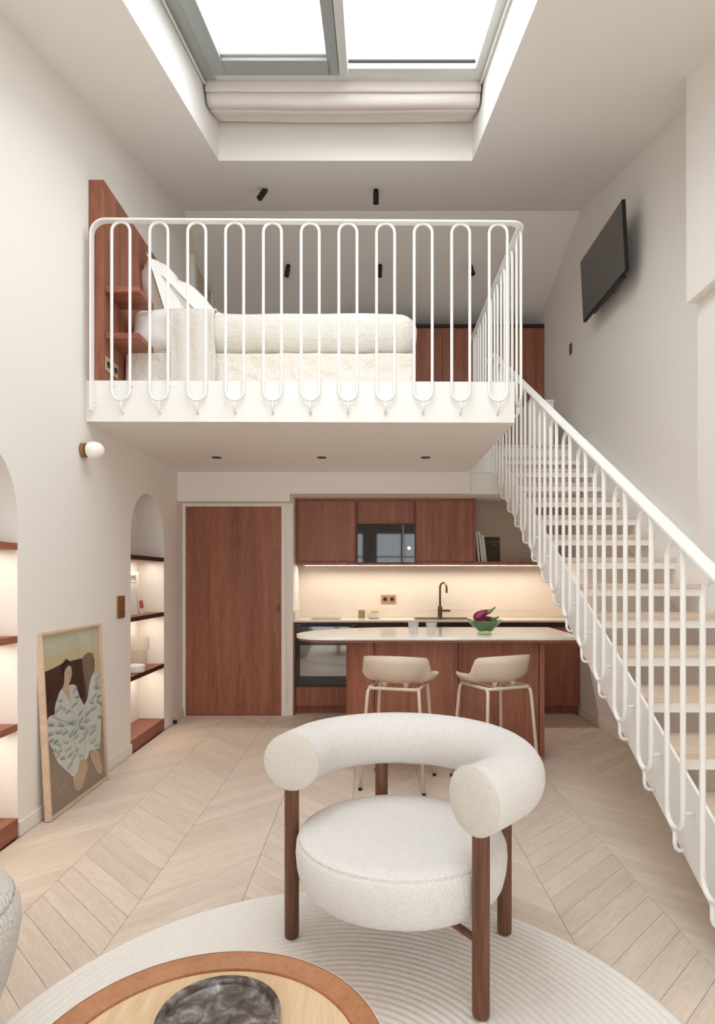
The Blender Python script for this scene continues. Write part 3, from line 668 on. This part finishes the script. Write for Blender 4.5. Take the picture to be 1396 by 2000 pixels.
SQ = [(0.092, 0.506, 'p'), (0.071, 0.456, 'p'), (0.074, 0.415, 'p'), (0.118, 0.358, 'p'), (0.246, 0.475, 'g'), (0.204, 0.443, 'g'), (0.294, 0.42, 'g'), (0.191, 0.378, 'g'), (0.306, 0.363, 'g'), (0.401, 0.46, 'b'), (0.452, 0.461, 'b'), (0.566, 0.448, 'g'), (0.462, 0.393, 'g'), (0.481, 0.364, 'g'), (0.595, 0.399, 'd'), (0.578, 0.33, 'g'), (0.333, 0.32, 'g'), (0.476, 0.285, 'b'), (0.241, 0.285, 'p'), (0.18, 0.326, 'p'), (0.36, 0.535, 'g'), (0.29, 0.57, 'b'), (0.474, 0.56, 'g'), (0.535, 0.597, 'g'), (0.25, 0.618, 'b'), (0.494, 0.646, 'b'), (0.891, 0.63, 'b'), (0.915, 0.608, 'd'), (0.945, 0.546, 'd'), (0.955, 0.505, 'd'), (0.844, 0.559, 'g'), (0.84, 0.483, 'b'), (0.768, 0.484, 'b'), (0.812, 0.374, 'b'), (0.775, 0.343, 'g'), (0.94, 0.412, 'd'), (0.79, 0.285, 'g'), (0.862, 0.245, 'g'), (0.684, 0.431, 'g'), (0.702, 0.467, 'b'), (0.572, 0.494, 'g'), (0.431, 0.258, 'b'), (0.556, 0.235, 'b'), (0.348, 0.223, 'p'), (0.196, 0.571, 'b'), (0.93, 0.672, 'b'), (0.793, 0.527, 'g'), (0.66, 0.36, 'b'), (.40, .40, 'g'), (.14, .40, 'g'), (.36, .28, 'p')]
QC = {'p': (138, 112, 150), 'g': (112, 152, 132), 'b': (150, 172, 184), 'd': (58, 88, 98)}
for key, c in QC.items():
    b = MB(); rr = random.Random(3)
    for (u, v, k) in SQ:
        if k != key: continue
        a = rr.uniform(-.5, .5); s = rr.uniform(.8, 1.25)
        for q in (-1, 0, 1):
            pts = []
            for e in range(9):
                th = PI*(1.05*e/8+.0); xx = (q*.022+.011*math.cos(th))*s; yy = -.016*math.sin(th)*s
                xr = xx*math.cos(a)-yy*math.sin(a); yr = xx*math.sin(a)+yy*math.cos(a); pts.append((xr, yr))
            wd = .0022
            for e in range(8):
                (x0, y0), (x1, y1) = pts[e], pts[e+1]; L_ = math.hypot(x1-x0, y1-y0)+1e-9; nx, ny = -(y1-y0)/L_*wd, (x1-x0)/L_*wd
                bu = u*(W_-2*fw)+fw; bv = v*(H_-2*fw)+fw
                b.face([PMx @ Vector((bu+px, bv+py, .0048)) for px, py in ((x0-nx, y0-ny), (x1-nx, y1-ny), (x1+nx, y1+ny), (x0+nx, y0+ny))])
    b.build('robe_pattern', mat('art_ink_'+key, c, .5), art)
b = MB()
def stroke(pts, wd, z=.0049):
    for (u0, v0), (u1, v1) in zip(pts, pts[1:]):
        x0, y0, x1, y1 = u0*(W_-2*fw)+fw, v0*(H_-2*fw)+fw, u1*(W_-2*fw)+fw, v1*(H_-2*fw)+fw
        L_ = math.hypot(x1-x0, y1-y0)+1e-9; nx, ny = -(y1-y0)/L_*wd, (x1-x0)/L_*wd
        b.face([PMx @ Vector((px, py, z)) for px, py in ((x0-nx, y0-ny), (x1-nx, y1-ny), (x1+nx, y1+ny), (x0+nx, y0+ny))])
stroke([(.39, .752), (.41, .756), (.425, .752)], .0012); stroke([(.44, .753), (.455, .755)], .0012); stroke([(.43, .75), (.44, .73), (.43, .728)], .001); stroke([(.41, .715), (.43, .717), (.44, .714)], .0014)
stroke([(.10, .54), (.3, .48), (.5, .42), (.6, .40)], .0010); stroke([(.15, .54), (.42, .35), (.54, .20)], .0009); stroke([(.6, .20), (.66, .36), (.68, .5)], .0009)
b.build('ink_lines', mat('art_ink_line', (110, 96, 88), .5), art)
b = MB(); rr = random.Random(5)
stroke([(.13+.02*i, .10+.0022*i*i*.3+rr.uniform(-.012, .012)) for i in range(13)], .0010)
b.build('signature', mat('art_signature', (205, 196, 186), .5), art)
MB().box(fw, W_-fw, fw, H_-fw, .010, .012).xf(PMx).build('glazing', PANE, pt)

# ---------------------------------------------------------------- kitchen: back run
kb = thing('base_cabinets', 'reddish oak kitchen base cabinets under the back worktop', 'cabinet', (.67, 6.3, 0))
B(-.756, 2.089, 6.13, 6.60, .08, .90).build('body', REDOAK, kb)
B(-.750, 2.085, 6.17, 6.60, .001, .08).build('plinth', DARKW if 0 else REDOAK, kb)
B(-.756, -.74, 6.09, 6.129, .001, .90, bev=.001).build('side_panel', REDOAK, kb)
for a, b_, z0_, z1 in ((-.735, -.135, .085, .275), (-.125, .47, .085, .865), (.475, .98, .085, .865), (.985, 1.53, .085, .865), (1.535, 2.085, .085, .865)):
    B(a, b_, 6.105, 6.129, z0_, z1, bev=.002).build('drawer' if z1 < .3 else 'door', REDOAK, kb)
B(-.13, 2.085, 6.118, 6.129, .868, .898).build('grip_groove', DARKW, kb)
wk = thing('back_worktop', 'cream stone worktop with upstand along the kitchen back wall', 'worktop', (.67, 6.35, .9))
B(-.756, 2.089, 6.085, 6.619, .916, .934, bev=.002).build('slab', STONE, wk)
B(-.756, 2.089, 6.095, 6.619, .901, .9155).build('wood_edge', DARKW, wk)
B(-.756, 2.089, 6.600, 6.619, .9345, 1.03, bev=.002).build('upstand', STONE, wk)
B(-.756, -.740, 6.10, 6.599, .9345, 1.03, bev=.002).build('upstand', STONE, wk)
ov = thing('oven', 'black glass built-in oven at the left end of the kitchen', 'oven', (-.435, 6.1, .28))
B(-.735, -.135, 6.095, 6.129, .288, .896).build('body', BLACK, ov)
B(-.733, -.137, 6.080, 6.094, .292, .765, bev=.003).build('door', mat('oven_door_glass', (32, 27, 24), .10, spec=.6), ov)
B(-.69, -.18, 6.0785, 6.0798, .385, .69).build('door_window', mat('oven_window_mirror', (150, 148, 142), .05, metal=.8), ov)
MB().tube([(-.69, 6.055, .735), (-.18, 6.055, .735)], .008, 10).tube([(-.67, 6.055, .735), (-.67, 6.08, .735)], .006, 8).tube([(-.20, 6.055, .735), (-.20, 6.08, .735)], .006, 8).build('handle', BLACK, ov)
B(-.733, -.137, 6.082, 6.094, .772, .875, bev=.002).build('control_panel', BLACKG, ov)
B(-.49, -.40, 6.0815, 6.0822, .80, .845).build('display', mat('lit_display', (150, 150, 142), .3), ov)
for x in (-.62, -.27): MB().lathe([(.001, 0), (.02, 0), (.018, .018), (.001, .018)], seg=20).xf(Matrix.Translation((x, 6.081, .82)) @ Matrix.Rotation(R(90), 4, 'X')).build('knob', BLACK, ov, smooth=True)
for i in range(12): B(-.72+.05*i, -.69+.05*i, 6.079, 6.084, .884, .8955).build('vent_slot', BRONZE if i in (0, 11) else BLACK, ov)
o = B(-.60, -.30, 6.24, 6.50, .9343, .9378, bev=.001).build('cooktop', BLACKG); tag(o, 'small black glass induction hob set on the back worktop', 'hob')
sn = thing('sink', 'bronze inset sink on the back worktop under the tap', 'sink', (.75, 6.33, .934))
b = MB(); 
for a in ((.46, 1.02, 6.19, 6.205), (.46, 1.02, 6.455, 6.47), (.46, .475, 6.205, 6.455), (1.005, 1.02, 6.205, 6.455)): b.box(a[0], a[1], a[2], a[3], .9343, .9400)
b.build('rim', BRONZE, sn)
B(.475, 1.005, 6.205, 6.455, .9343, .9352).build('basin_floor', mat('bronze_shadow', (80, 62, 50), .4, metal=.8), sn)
fa = thing('tap', 'tall bronze gooseneck kitchen tap behind the sink', 'tap', (.745, 6.52, .934))
MB().lathe([(.001, .0003), (.024, .0003), (.024, .12), (.02, .124), (.001, .124)], .745, 6.52, .934, 24).build('base', BRONZE, fa, smooth=True)
MB().tube([(.745, 6.52, 1.055), (.745, 6.52, 1.25)]+[(.745+.028-.028*math.cos(R(a)), 6.52-.055+.055*math.cos(R(a)), 1.25+.055*math.sin(R(a))) for a in range(20, 181, 20)]+[(.801, 6.41, 1.20)], .0105, 12).build('spout', BRONZE, fa, smooth='all')
MB().tube([(.765, 6.50, 1.012), (.845, 6.47, 1.012)], .012, 12).build('lever', BRONZE, fa, smooth=True)
# upper cabinets
uc = thing('wall_cabinets', 'reddish oak kitchen wall cabinets with open book shelf at right', 'cabinet', (.6, 6.4, 1.49))
b = MB().box(-.753, 2.088, 6.25, 6.6, 1.49, 1.522).box(-.753, 1.075, 6.25, 6.6, 2.13, 2.1645).box(-.753, -.735, 6.25, 6.6, 1.522, 2.13).box(1.05, 1.075, 6.232, 6.6, 1.522, 2.13).box(-.14, -.125, 6.25, 6.6, 1.522, 2.13).box(.45, .465, 6.25, 6.6, 1.522, 2.13)
b.box(-.735, 1.05, 6.57, 6.6, 1.522, 2.13)
b.build('carcass', REDOAK, uc)
B(-.732, -.145, 6.232, 6.249, 1.525, 2.135, bev=.002).build('door', REDOAK, uc)
B(-.122, .447, 6.238, 6.249, 1.905, 2.135, bev=.002).build('door', REDOAK, uc)
B(.468, 1.048, 6.232, 6.249, 1.525, 2.135, bev=.002).build('door', REDOAK, uc)
for x in (-.14, .452): B(x, x+.012, 6.224, 6.24, 1.495, 2.14, bev=.002).build('pull_edge', REDOAK, uc)
B(1.076, 2.088, 6.60, 6.618, 1.49, 2.1645).build('back_panel', LINER, uc)
B(-.70, 2.08, 6.395, 6.42, 1.4842, 1.4898).build('light_channel', mat('led_diffuser', (250, 240, 225), .5), uc)
mw = thing('microwave', 'black mirror-fronted built-in microwave between the wall cabinets', 'microwave', (.165, 6.3, 1.52))
B(-.12, .445, 6.215, 6.56, 1.524, 1.90, bev=.002).build('body', BLACK, mw)
MIR = mat('microwave_mirror_glass', (30, 26, 24), .03, spec=.55)
B(-.124, .452, 6.196, 6.214, 1.512, 1.902, bev=.002).build('door', MIR, mw)
MB().lathe([(.001, 0), (.022, 0), (.019, .022), (.001, .022)], seg=28).xf(Matrix.Translation((.395, 6.195, 1.655)) @ Matrix.Rotation(R(90), 4, 'X')).build('knob', mat('brushed_steel', (205, 200, 195), .25, metal=.8), mw, smooth=True)
B(.335, .337, 6.1945, 6.1955, 1.52, 1.895).build('door_seam', mat('brushed_steel', (205, 200, 195), .25, metal=.8), mw)
# books on the open shelf
bz = 1.5225
def book(x, th, ht, dp, ang, m, label, cover=None):
    t = thing('book', label, 'book', (x, 6.42, bz), 0, 'books on the open kitchen shelf'); M = Matrix.Translation((x, 6.35, bz)) @ Matrix.Rotation(ang, 4, 'Y')
    b = MB().box(0, .002, 0, dp, 0, ht).box(th-.002, th, 0, dp, 0, ht).box(.002, th-.002, 0, .002, 0, ht)
    b.xf(M).build('cover', m, t); MB().box(.0021, th-.0021, .0021, dp-.004, .003, ht-.003).xf(M).build('page_block', PAPER, t); return t, M
book(1.119, .020, .315, .2, R(-4.6), mat('ivory_cover', (226, 219, 208), .7), 'ivory spined tall book leaning nearest the cabinet side on the open shelf')
book(1.157, .020, .315, .2, R(-6.6), mat('white_cover', (232, 228, 222), .7), 'white tall book, second from the cabinet side on the open shelf')
book(1.181, .030, .275, .2, R(-6.6), mat('cream_cover', (222, 214, 202), .7), 'shorter cream book leaning beside the dark book on the open shelf')
t = thing('book', 'large dark brown book facing out on the open kitchen shelf', 'book', (1.29, 6.5, bz))
M = Matrix.Translation((1.205, 6.575, bz)) @ Matrix.Scale(.93, 4, (1, 0, 0)) @ Matrix.Rotation(R(-5), 4, 'X')
MB().box(0, .205, 0, .022, .0005, .275, bev=.001).xf(M).build('cover', DKBOOK, t)
PF = Matrix.Rotation(R(90), 4, 'X')
SIL = mat('silver_grey_foil', (168, 156, 144), .5)
text('ATELIER HARTMAN', .0165, M @ Matrix.Translation((.125, -.0008, .215)) @ PF, SIL, t)
text('DESSINS', .0145, M @ Matrix.Translation((.15, -.0008, .187)) @ PF, SIL, t)
# socket on the backsplash
t = thing('wall_socket', 'brass double wall socket on the kitchen backsplash', 'socket', (.2, 6.615, 1.13))
B(.125, .280, 6.611, 6.6195, 1.083, 1.172, bev=.002).build('plate', BRASS, t)
for x in (.165, .240): MB().lathe([(.001, 0), (.022, 0), (.022, .004), (.001, .004)], seg=20).xf(Matrix.Translation((x, 6.611, 1.128)) @ Matrix.Rotation(R(90), 4, 'X')).build('socket_insert', BLACK, t)
# small things on the back worktop
t = thing('tumbler', 'small ribbed green glass tumbler on the back worktop beside the egg bowl', 'glass', (-.085, 6.38, .9345))
GG = glassy('olive_green_glass', (.78, .80, .62), 1.5, .05, 80, (.5, .52, .38, .25))
prof = [(.001, 0), (.032, 0), (.036, .004), (.036, .088), (.033, .088), (.032, .01), (.001, .01)]
MB().lathe(prof, -.085, 6.38, .9345, 32).build('body', GG, t, smooth=True)
t = thing('egg_bowl', 'low white ceramic bowl holding eggs on the back worktop', 'bowl', (.045, 6.38, .9345))
MB().lathe([(.001, 0), (.05, 0), (.066, .012), (.07, .058), (.066, .06), (.062, .056), (.055, .014), (.001, .010)], .045, 6.38, .9345, 36, capt=False).build('body', CERAM, t, smooth=True)
EGG = mat('beige_eggshell', (214, 176, 134), .6)
for k, (dx, dy, dz) in enumerate(((-.028, -.02, .036), (.03, -.012, .036), (0, .03, .036), (-.018, .0, .068), (.02, .006, .068))):
    o = MB().lathe([(.0015, -.027), (.012, -.024), (.019, -.014), (.021, -.003), (.019, .010), (.013, .021), (.006, .027), (.0015, .029)], seg=18).xf(Matrix.Translation((.045+dx, 6.38+dy, .9345+dz)) @ Matrix.Rotation(.9+k, 4, 'Z') @ Matrix.Rotation(.5+.3*k, 4, 'X')).build('egg', EGG, smooth='all')
    tag(o, 'beige egg lying in the white bowl on the back worktop', 'egg', 'eggs in the white bowl')

# ---------------------------------------------------------------- island
isl = thing('kitchen_island', 'reddish oak kitchen island with rounded left end and white stone top', 'island', (.6, 4.8, 0))
body = arc(.019, 4.72, .199, 270, 90, 1)
half = [(.019, 4.521)]+[(.019-.199*math.sin(R(a)), 4.72-.199*math.cos(R(a))) for a in range(0, 91, 6)]+[(-.18, 4.95)]+[(.019-.199*math.cos(R(a)), 4.95+.199*math.sin(R(a))) for a in range(6, 91, 6)]
MB().prism(half+[(.019, 5.149)], .845, 'z', .04).build('rounded_end', REDOAK, isl, smooth=True)
B(.033, .653, 4.534, 4.56, .045, .884, bev=.002).build('front_panel', REDOAK, isl)
B(.673, 1.246, 4.534, 4.56, .045, .884, bev=.002).build('front_panel', REDOAK, isl)
B(.0195, .0305, 4.508, 4.57, .045, .884, bev=.001).build('batten', REDOAK, isl)
B(.656, .670, 4.508, 4.57, .045, .884, bev=.001).build('batten', REDOAK, isl)
B(1.249, 1.284, 4.515, 5.149, .04, .884, bev=.002).build('end_panel', REDOAK, isl)
B(.031, 1.248, 4.575, 5.149, .04, .884).build('carcass', REDOAK, isl)
B(.0, 1.25, 4.555, 5.11, .001, .0395).build('plinth', DARKW, isl)
top = []
for a in range(270, 180-1, -6): top.append((-.29+.27*math.cos(R(a)), 4.71+.27*math.sin(R(a))))
for a in range(174, 89, -6): top.append((.35+.91*math.cos(R(a)), 4.71+.66*math.sin(R(a))))
top = top[:1]+top[1:]
top += [(1.56, 5.37), (1.56, 4.44)]
b = MB().prism(top, .022, 'z', .9035); es = [e for e in b.bm.edges if abs(e.verts[0].co.z-e.verts[1].co.z) < 1e-6]
bmesh.ops.bevel(b.bm, geom=es, offset=.005, segments=2, affect='EDGES')
b.build('stone_top', STONEW, isl, smooth=True)
cx = sum(p[0] for p in top)/len(top)
ins = [(p[0]*.985+.5*.015, p[1]*.985+4.9*.015) for p in top]
MB().prism(ins, .018, 'z', .8852).build('wood_underlay', REDOAKH, isl, smooth=True)
IZ = .9258
DG = glassy('clear_drinking_glass', (.97, .97, .97), 1.5, .02, 60, (.93, .93, .92, .28))
for x, y, lb in ((.335, 4.72, 'clear textured glass tumbler on the island, the left of two'), (.465, 4.64, 'clear textured glass tumbler on the island, the right of two')):
    t = thing('drinking_glass', lb, 'glass', (x, y, IZ))
    MB().lathe([(.001, 0), (.031, 0), (.033, .004), (.042, .092), (.0395, .092), (.030, .014), (.001, .011)], x, y, IZ, 32).build('tumbler_body', DG, t, smooth=True)
bw = thing('glass_bowl', 'green glass footed fruit bowl on the island holding aubergines', 'bowl', (.855, 4.78, IZ))
BGm = glassy('pale_green_bowl_glass', (.80, .88, .76), 1.45, .05, 25, (.62, .76, .60, .13))
bx_, by_ = .87, 4.66
MB().lathe([(.001, 0), (.052, 0), (.053, .006), (.050, .022), (.075, .045), (.112, .085), (.138, .108), (.136, .112), (.108, .092), (.070, .052), (.044, .030), (.001, .028)], bx_, by_, IZ, 48, capt=False).build('bowl_body', BGm, bw, smooth=True)
def aubergine(p0, p1, lb, thick=.034):
    t = thing('aubergine', lb, 'vegetable', p0, 0); a, b_ = Vector(p0), Vector(p1); n = 12; pts, rs = [], []
    pf = [.35, .75, .95, 1.0, .98, .93, .86, .78, .70, .62, .55, .42, .3]
    for i in range(n+1):
        f = i/n; pts.append(a.lerp(b_, f)+Vector((0, 0, .008*math.sin(f*PI)))); rs.append(thick*pf[i])
    MB().tube(pts, rs, 16).build('fruit', mat('purple_aubergine_skin', (134, 38, 70), .25, mottled=(30, .5)), t, smooth='all')
    d = (b_-a).normalized()
    MB().tube([b_-d*.024, b_-d*.008, b_+d*.008, b_+d*.022+Vector((0, 0, .004)), b_+d*.040+Vector((0, 0, .012))], [thick*.60, thick*.52, .012, .007, .0075], 10).build('stem', mat('green_calyx', (128, 142, 84), .6), t, smooth='all')
aubergine((bx_-.085, by_-.02, IZ+.118), (bx_+.035, by_-.045, IZ+.180), 'purple striped aubergine lying highest in the green bowl, stem up right')
aubergine((bx_-.055, by_+.04, IZ+.098), (bx_+.075, by_+.035, IZ+.115), 'purple aubergine lying lower at the back of the green bowl', .03)
LG = mat('dark_green_leaf', (72, 118, 54), .6, mottled=(40, .4))
for i, (dx, dy, dz, r_) in enumerate(((-.03, -.03, .062, .034), (.035, -.02, .060, .034), (0, .03, .06, .032), (-.005, -.045, .075, .03), (.06, .02, .082, .028), (-.062, .01, .082, .026), (.07, -.02, .096, .022))):
    b = MB(); g = bmesh.ops.create_icosphere(b.bm, subdivisions=3, radius=r_)
    for v in b.bm.verts: v.co += v.co.normalized()*.007*noise.noise(v.co*90+Vector((i, 0, 0))); v.co += Vector((bx_+dx, by_+dy, IZ+dz))
    o = b.build('green_pepper', LG, smooth='all'); tag(o, 'small dark green vegetable heaped in the green glass bowl', 'vegetable', 'green vegetables in the bowl')

# ---------------------------------------------------------------- bar stools
def shell():
    def hgt(p):                                            # rim height by angle from the back
        p = abs(p)
        def sm(a, b, x): t = max(0, min(1, (x-a)/(b-a))); return t*t*(3-2*t)
        return (.197-.018*(p/60)**2)*(1-sm(62, 80, p))+(.068*(1-sm(112, 150, p)))*sm(62, 82, p)+.0
    def rim(p):
        q = abs(p); bulge = .030*math.exp(-((q-104)/15)**2)
        return .238+bulge
    rows = []
    NP, NT = 72, 14
    for j in range(NT+1):
        t = j/NT; r = []
        for i in range(NP):
            p = -180+360*i/NP
            zf = 1-max(0, math.cos(t*PI/2))**.62
            rr = rim(p)*math.sin(t*PI/2)**.72*(.90+.10*zf)
            z = .004+hgt(p)*zf
            if abs(p) > 140: z -= .02*t**4
            a = R(p); x = rr*math.sin(a); y = -rr*math.cos(a)*(.92 if abs(p) < 90 else 1.0)
            r.append((x, y, .660+z))
        rows.append(r)
    b = MB(); V = b.grid(rows, closev=True)
    bmesh.ops.remove_doubles(b.bm, verts=V[0], dist=.001); return b
def stool(loc, rz, label):
    t = thing('bar_stool', label, 'stool', loc, rz, 'bar stools at the island')
    o = shell().build('seat_shell', BEIGEP, t, smooth='all', local=True); md = o.modifiers.new('s', 'SOLIDIFY'); md.thickness = .012; md.offset = -1
    c, fz = .158, .205
    fr = []
    cor = [(-1, -1), (1, -1), (1, 1), (-1, 1)]
    sq = []
    for k, (sx, sy) in enumerate(cor):
        for a in (-30, 0, 30):
            ang = math.atan2(sy, sx)+R(a); sq.append((sx*(c-.03)+.03*math.cos(ang)*1.2, sy*(c-.03)+.03*math.sin(ang)*1.2, .648))
    MB().tube(sq, .0105, 10, closed=True).build('seat_ring', BEIGEM, t, smooth='all', local=True)
    for sx, sy in cor:
        l = MB().tube([(sx*(c-.015), sy*(c-.04), .648), (sx*(c+.002), sy*(c-.015), .645), (sx*(c+.008), sy*(c+.004), .625), (sx*(c+.012), sy*(c+.01), .58), (sx*fz, sy*fz, .015)], .0108, 12).build('leg', BEIGEM, t, smooth='all', local=True)
        MB().lathe([(.0125, 0), (.0125, .018), (.011, .02)], sx*fz, sy*fz, 0.0005, 14).build('foot_cap', BLACK, l, smooth=True, local=True)
    for sx, sy in ((-.07, -.1), (.07, -.1), (-.07, .1), (.07, .1)):
        MB().lathe([(.010, .652), (.020, .672), (.022, .684)], sx, sy, 0, 14).build('seat_mount', BEIGEP, t, smooth=True, local=True)
    for sx in (-1, 1): MB().tube([(sx*.07, -c, .650), (sx*.07, c, .650)], .007, 8).build('support_bar', BEIGEM, t, smooth=True, local=True)
    k = c+.012+(fz-c-.012)*(.58-.2)/.565
    for s in (-1, 1):
        MB().tube([(-k, s*k, .2), (k, s*k, .2)], .0085, 8).build('footrest', BEIGEM, t, smooth=True, local=True)
        MB().tube([(s*k, -k, .2), (s*k, k, .2)], .0085, 8).build('footrest', BEIGEM, t, smooth=True, local=True)
    return t
stool((.19, 4.06, 0), R(-15), 'beige plastic bar stool with low back at the island, the left one')
stool((.83, 4.09, 0), R(24), 'beige plastic bar stool with low back at the island, the right one')

# ---------------------------------------------------------------- rug
rc = (-.08, 1.60); prof = [(.001, .010)]
n = 38
for i in range(n):
    r0 = .015+1.035*i/n; d = 1.035/n
    prof += [(r0+d*.0, .0105), (r0+d*.18, .0135), (r0+d*.5, .015), (r0+d*.82, .0135)]
prof += [(1.052, .010), (1.06, .006), (1.06, .0005)]
rg = MB().lathe([(.001, .0005)]+prof, 0, 0, 0, 160, capb=False, capt=False)
rg.xf(Matrix.Translation((rc[0], rc[1], 0)))
o = rg.build('round_rug', RUGM, smooth='all'); tag(o, 'round ivory rug with concentric ribs under the armchair and coffee table', 'rug')
RZ = .0152

# ---------------------------------------------------------------- armchair
CZ = .675
ac = thing('armchair', 'round cream upholstered armchair with thick tubular back and walnut legs', 'armchair', (.025, 2.083, RZ), math.atan2(-.551, .834))
cy0, RR = .1565, .4045; tr_ = .104
a0 = math.degrees(math.atan2(-cy0-.055, .373))             # arms run slightly past the front legs
RH = .398
pts = [(.362+.036*(i/10)**.7, -.022+(cy0+.022)*i/10, CZ-RZ) for i in range(10)]+[(RH*math.cos(R(a)), cy0+RH*math.sin(R(a)), CZ-RZ) for a in [180*i/52 for i in range(53)]]+[(-(.362+.036*(i/10)**.7), -.022+(cy0+.022)*i/10, CZ-RZ) for i in range(9, -1, -1)]
rs = [tr_]*len(pts)
b = MB(); b.tube(pts, rs, 40, caps=False); b.build('tubular_back', BOUCLE, ac, smooth='all', local=True)
for e in (0, -1):
    p = Vector(pts[e]); q = Vector(pts[1 if e == 0 else -2]); d = (p-q).normalized()
    M = Matrix.Translation(p) @ d.to_track_quat('Z', 'Y').to_matrix().to_4x4()
    MB().lathe([(.1045, -.004), (.1065, -.001), (.1065, .003), (.1035, .005), (.100, .006), (.09, .011), (.06, .016), (.03, .018), (.001, .019)], seg=40, capb=False).xf(M).build('end_cap', weave('cream_knit_ribbed_%d' % (e+2), (228, 220, 209), 260, 1.0, .003), ac, smooth='all', local=True)
s0 = RZ
sp = [(.001, .262), (.25, .262), (.315, .266), (.348, .278), (.362, .298), (.372, .34), (.376, .385), (.373, .420), (.366, .432), (.364, .434), (.3655, .437), (.362, .443), (.352, .449), (.32, .456), (.24, .463), (.12, .467), (.001, .468)]
MB().lathe([(r_, z-s0) for r_, z in sp], 0, cy0, 0, 72).build('seat_cushion', BOUCLE, ac, smooth='all', local=True)
legs = [(-.373, 0), (.373, 0), (-.275, .461), (.275, .461)]
for (lx, ly) in legs:
    d = Vector((lx, ly-cy0, 0)).normalized(); ctr = Vector((0, cy0, 0))+d*.409
    MB().lathe([(.001, .0), (.022, .0), (.026, .004), (.0272, .02), (.0272, .6), (.001, .6)], ctr.x, ctr.y, 0, 24).build('leg', WALNUT, ac, smooth=True, local=True)
    MB().tube([(ctr.x, ctr.y, .225), (0, cy0, .225)], .012, 10).build('stretcher', WALNUT, ac, smooth=True, local=True)

# ---------------------------------------------------------------- coffee table, tray
tc_ = (-.345, 1.262); TZ = .35
tb = thing('coffee_table', 'round light oak coffee table with honey wood rim on the rug', 'coffee table', (tc_[0], tc_[1], RZ))
MB().lathe([(.30, .285), (.372, .290), (.384, .300), (.386, .33), (.386, .348), (.384, .350), (.380, .3495), (.336, .336), (.334, .330), (.334, .320), (.30, .318)], tc_[0], tc_[1], 0, 96, capb=False, capt=False).build('rim', RIMW, tb, smooth=True)
MB().lathe([(.001, .29), (.333, .29), (.333, .3305), (.001, .3305)], tc_[0], tc_[1], 0, 96).build('table_top', TABLEW, tb, smooth=True)
MB().lathe([(.3845, .344), (.3875, .345), (.3875, .3505), (.3845, .3515)], tc_[0], tc_[1], 0, 96, capb=False, capt=False).build('rim_highlight', mat('painted_edge_highlight', (226, 204, 180), .5), tb, smooth=True)  # added pale ring, a highlight painted along the rim's outer edge
for k in range(3):
    a = R(30+120*k); MB().lathe([(.001, RZ+.0003), (.03, RZ+.0003), (.032, RZ+.01), (.032, .289), (.001, .289)], tc_[0]+.24*math.cos(a), tc_[1]+.24*math.sin(a), 0, 24).build('leg', RIMW, tb, smooth=True)
def marble(name):
    m = bpy.data.materials.new(name); m.use_nodes = True; nt = m.node_tree; N = nt.nodes; L = nt.links; b = N['Principled BSDF']; b.inputs['Roughness'].default_value = .22
    tc = N.new('ShaderNodeTexCoord'); n = N.new('ShaderNodeTexNoise'); n.inputs['Scale'].default_value = 24; n.inputs['Detail'].default_value = 12; n.inputs['Roughness'].default_value = .65; n.inputs['Distortion'].default_value = .7
    L.new(tc.outputs['Object'], n.inputs[0]); r = N.new('ShaderNodeValToRGB'); e = r.color_ramp.elements
    e[0].position = .30; e[0].color = lin((42, 36, 34))+(1,); e[1].position = .72; e[1].color = lin((176, 168, 162))+(1,)
    x = e.new(.47); x.color = lin((86, 76, 70))+(1,); x = e.new(.58); x.color = lin((122, 114, 110))+(1,)
    L.new(n.outputs['Fac'], r.inputs[0]); L.new(r.outputs[0], b.inputs['Base Color']); MATS[name] = m; return m
MAR = marble('dark_grey_marble')
ty = thing('marble_tray', 'round dark grey veined marble tray on the coffee table', 'tray', (-.344, 1.396, .331))
MB().lathe([(.001, 0), (.128, 0), (.136, .004), (.1408, .012), (.1408, .026), (.139, .0285), (.129, .0285), (.127, .026), (.125, .014), (.118, .010), (.001, .010)], -.344, 1.396, .3312, 72).build('tray_body', MAR, ty, smooth=True)
# pouf at the left edge
pf = thing('pouf', 'rounded cream boucle pouf cut off by the left picture edge', 'pouf', (-1.315, 1.6, 0))
MB().lathe([(.001, .0005), (.215, .0005), (.24, .02), (.275, .09), (.3045, .164), (.33, .235), (.349, .31), (.359, .373), (.357, .42), (.346, .446), (.339, .453)], -1.318, 1.6, 0, 64, capt=False).build('side_upholstery', BOUCLE2, pf, smooth='all')
MB().lathe([(.339, .453), (.342, .457), (.335, .467), (.31, .483), (.25, .499), (.14, .510), (.001, .513)], -1.318, 1.6, 0, 64, capb=False).build('top_cushion', BOUCLE2, pf, smooth='all')
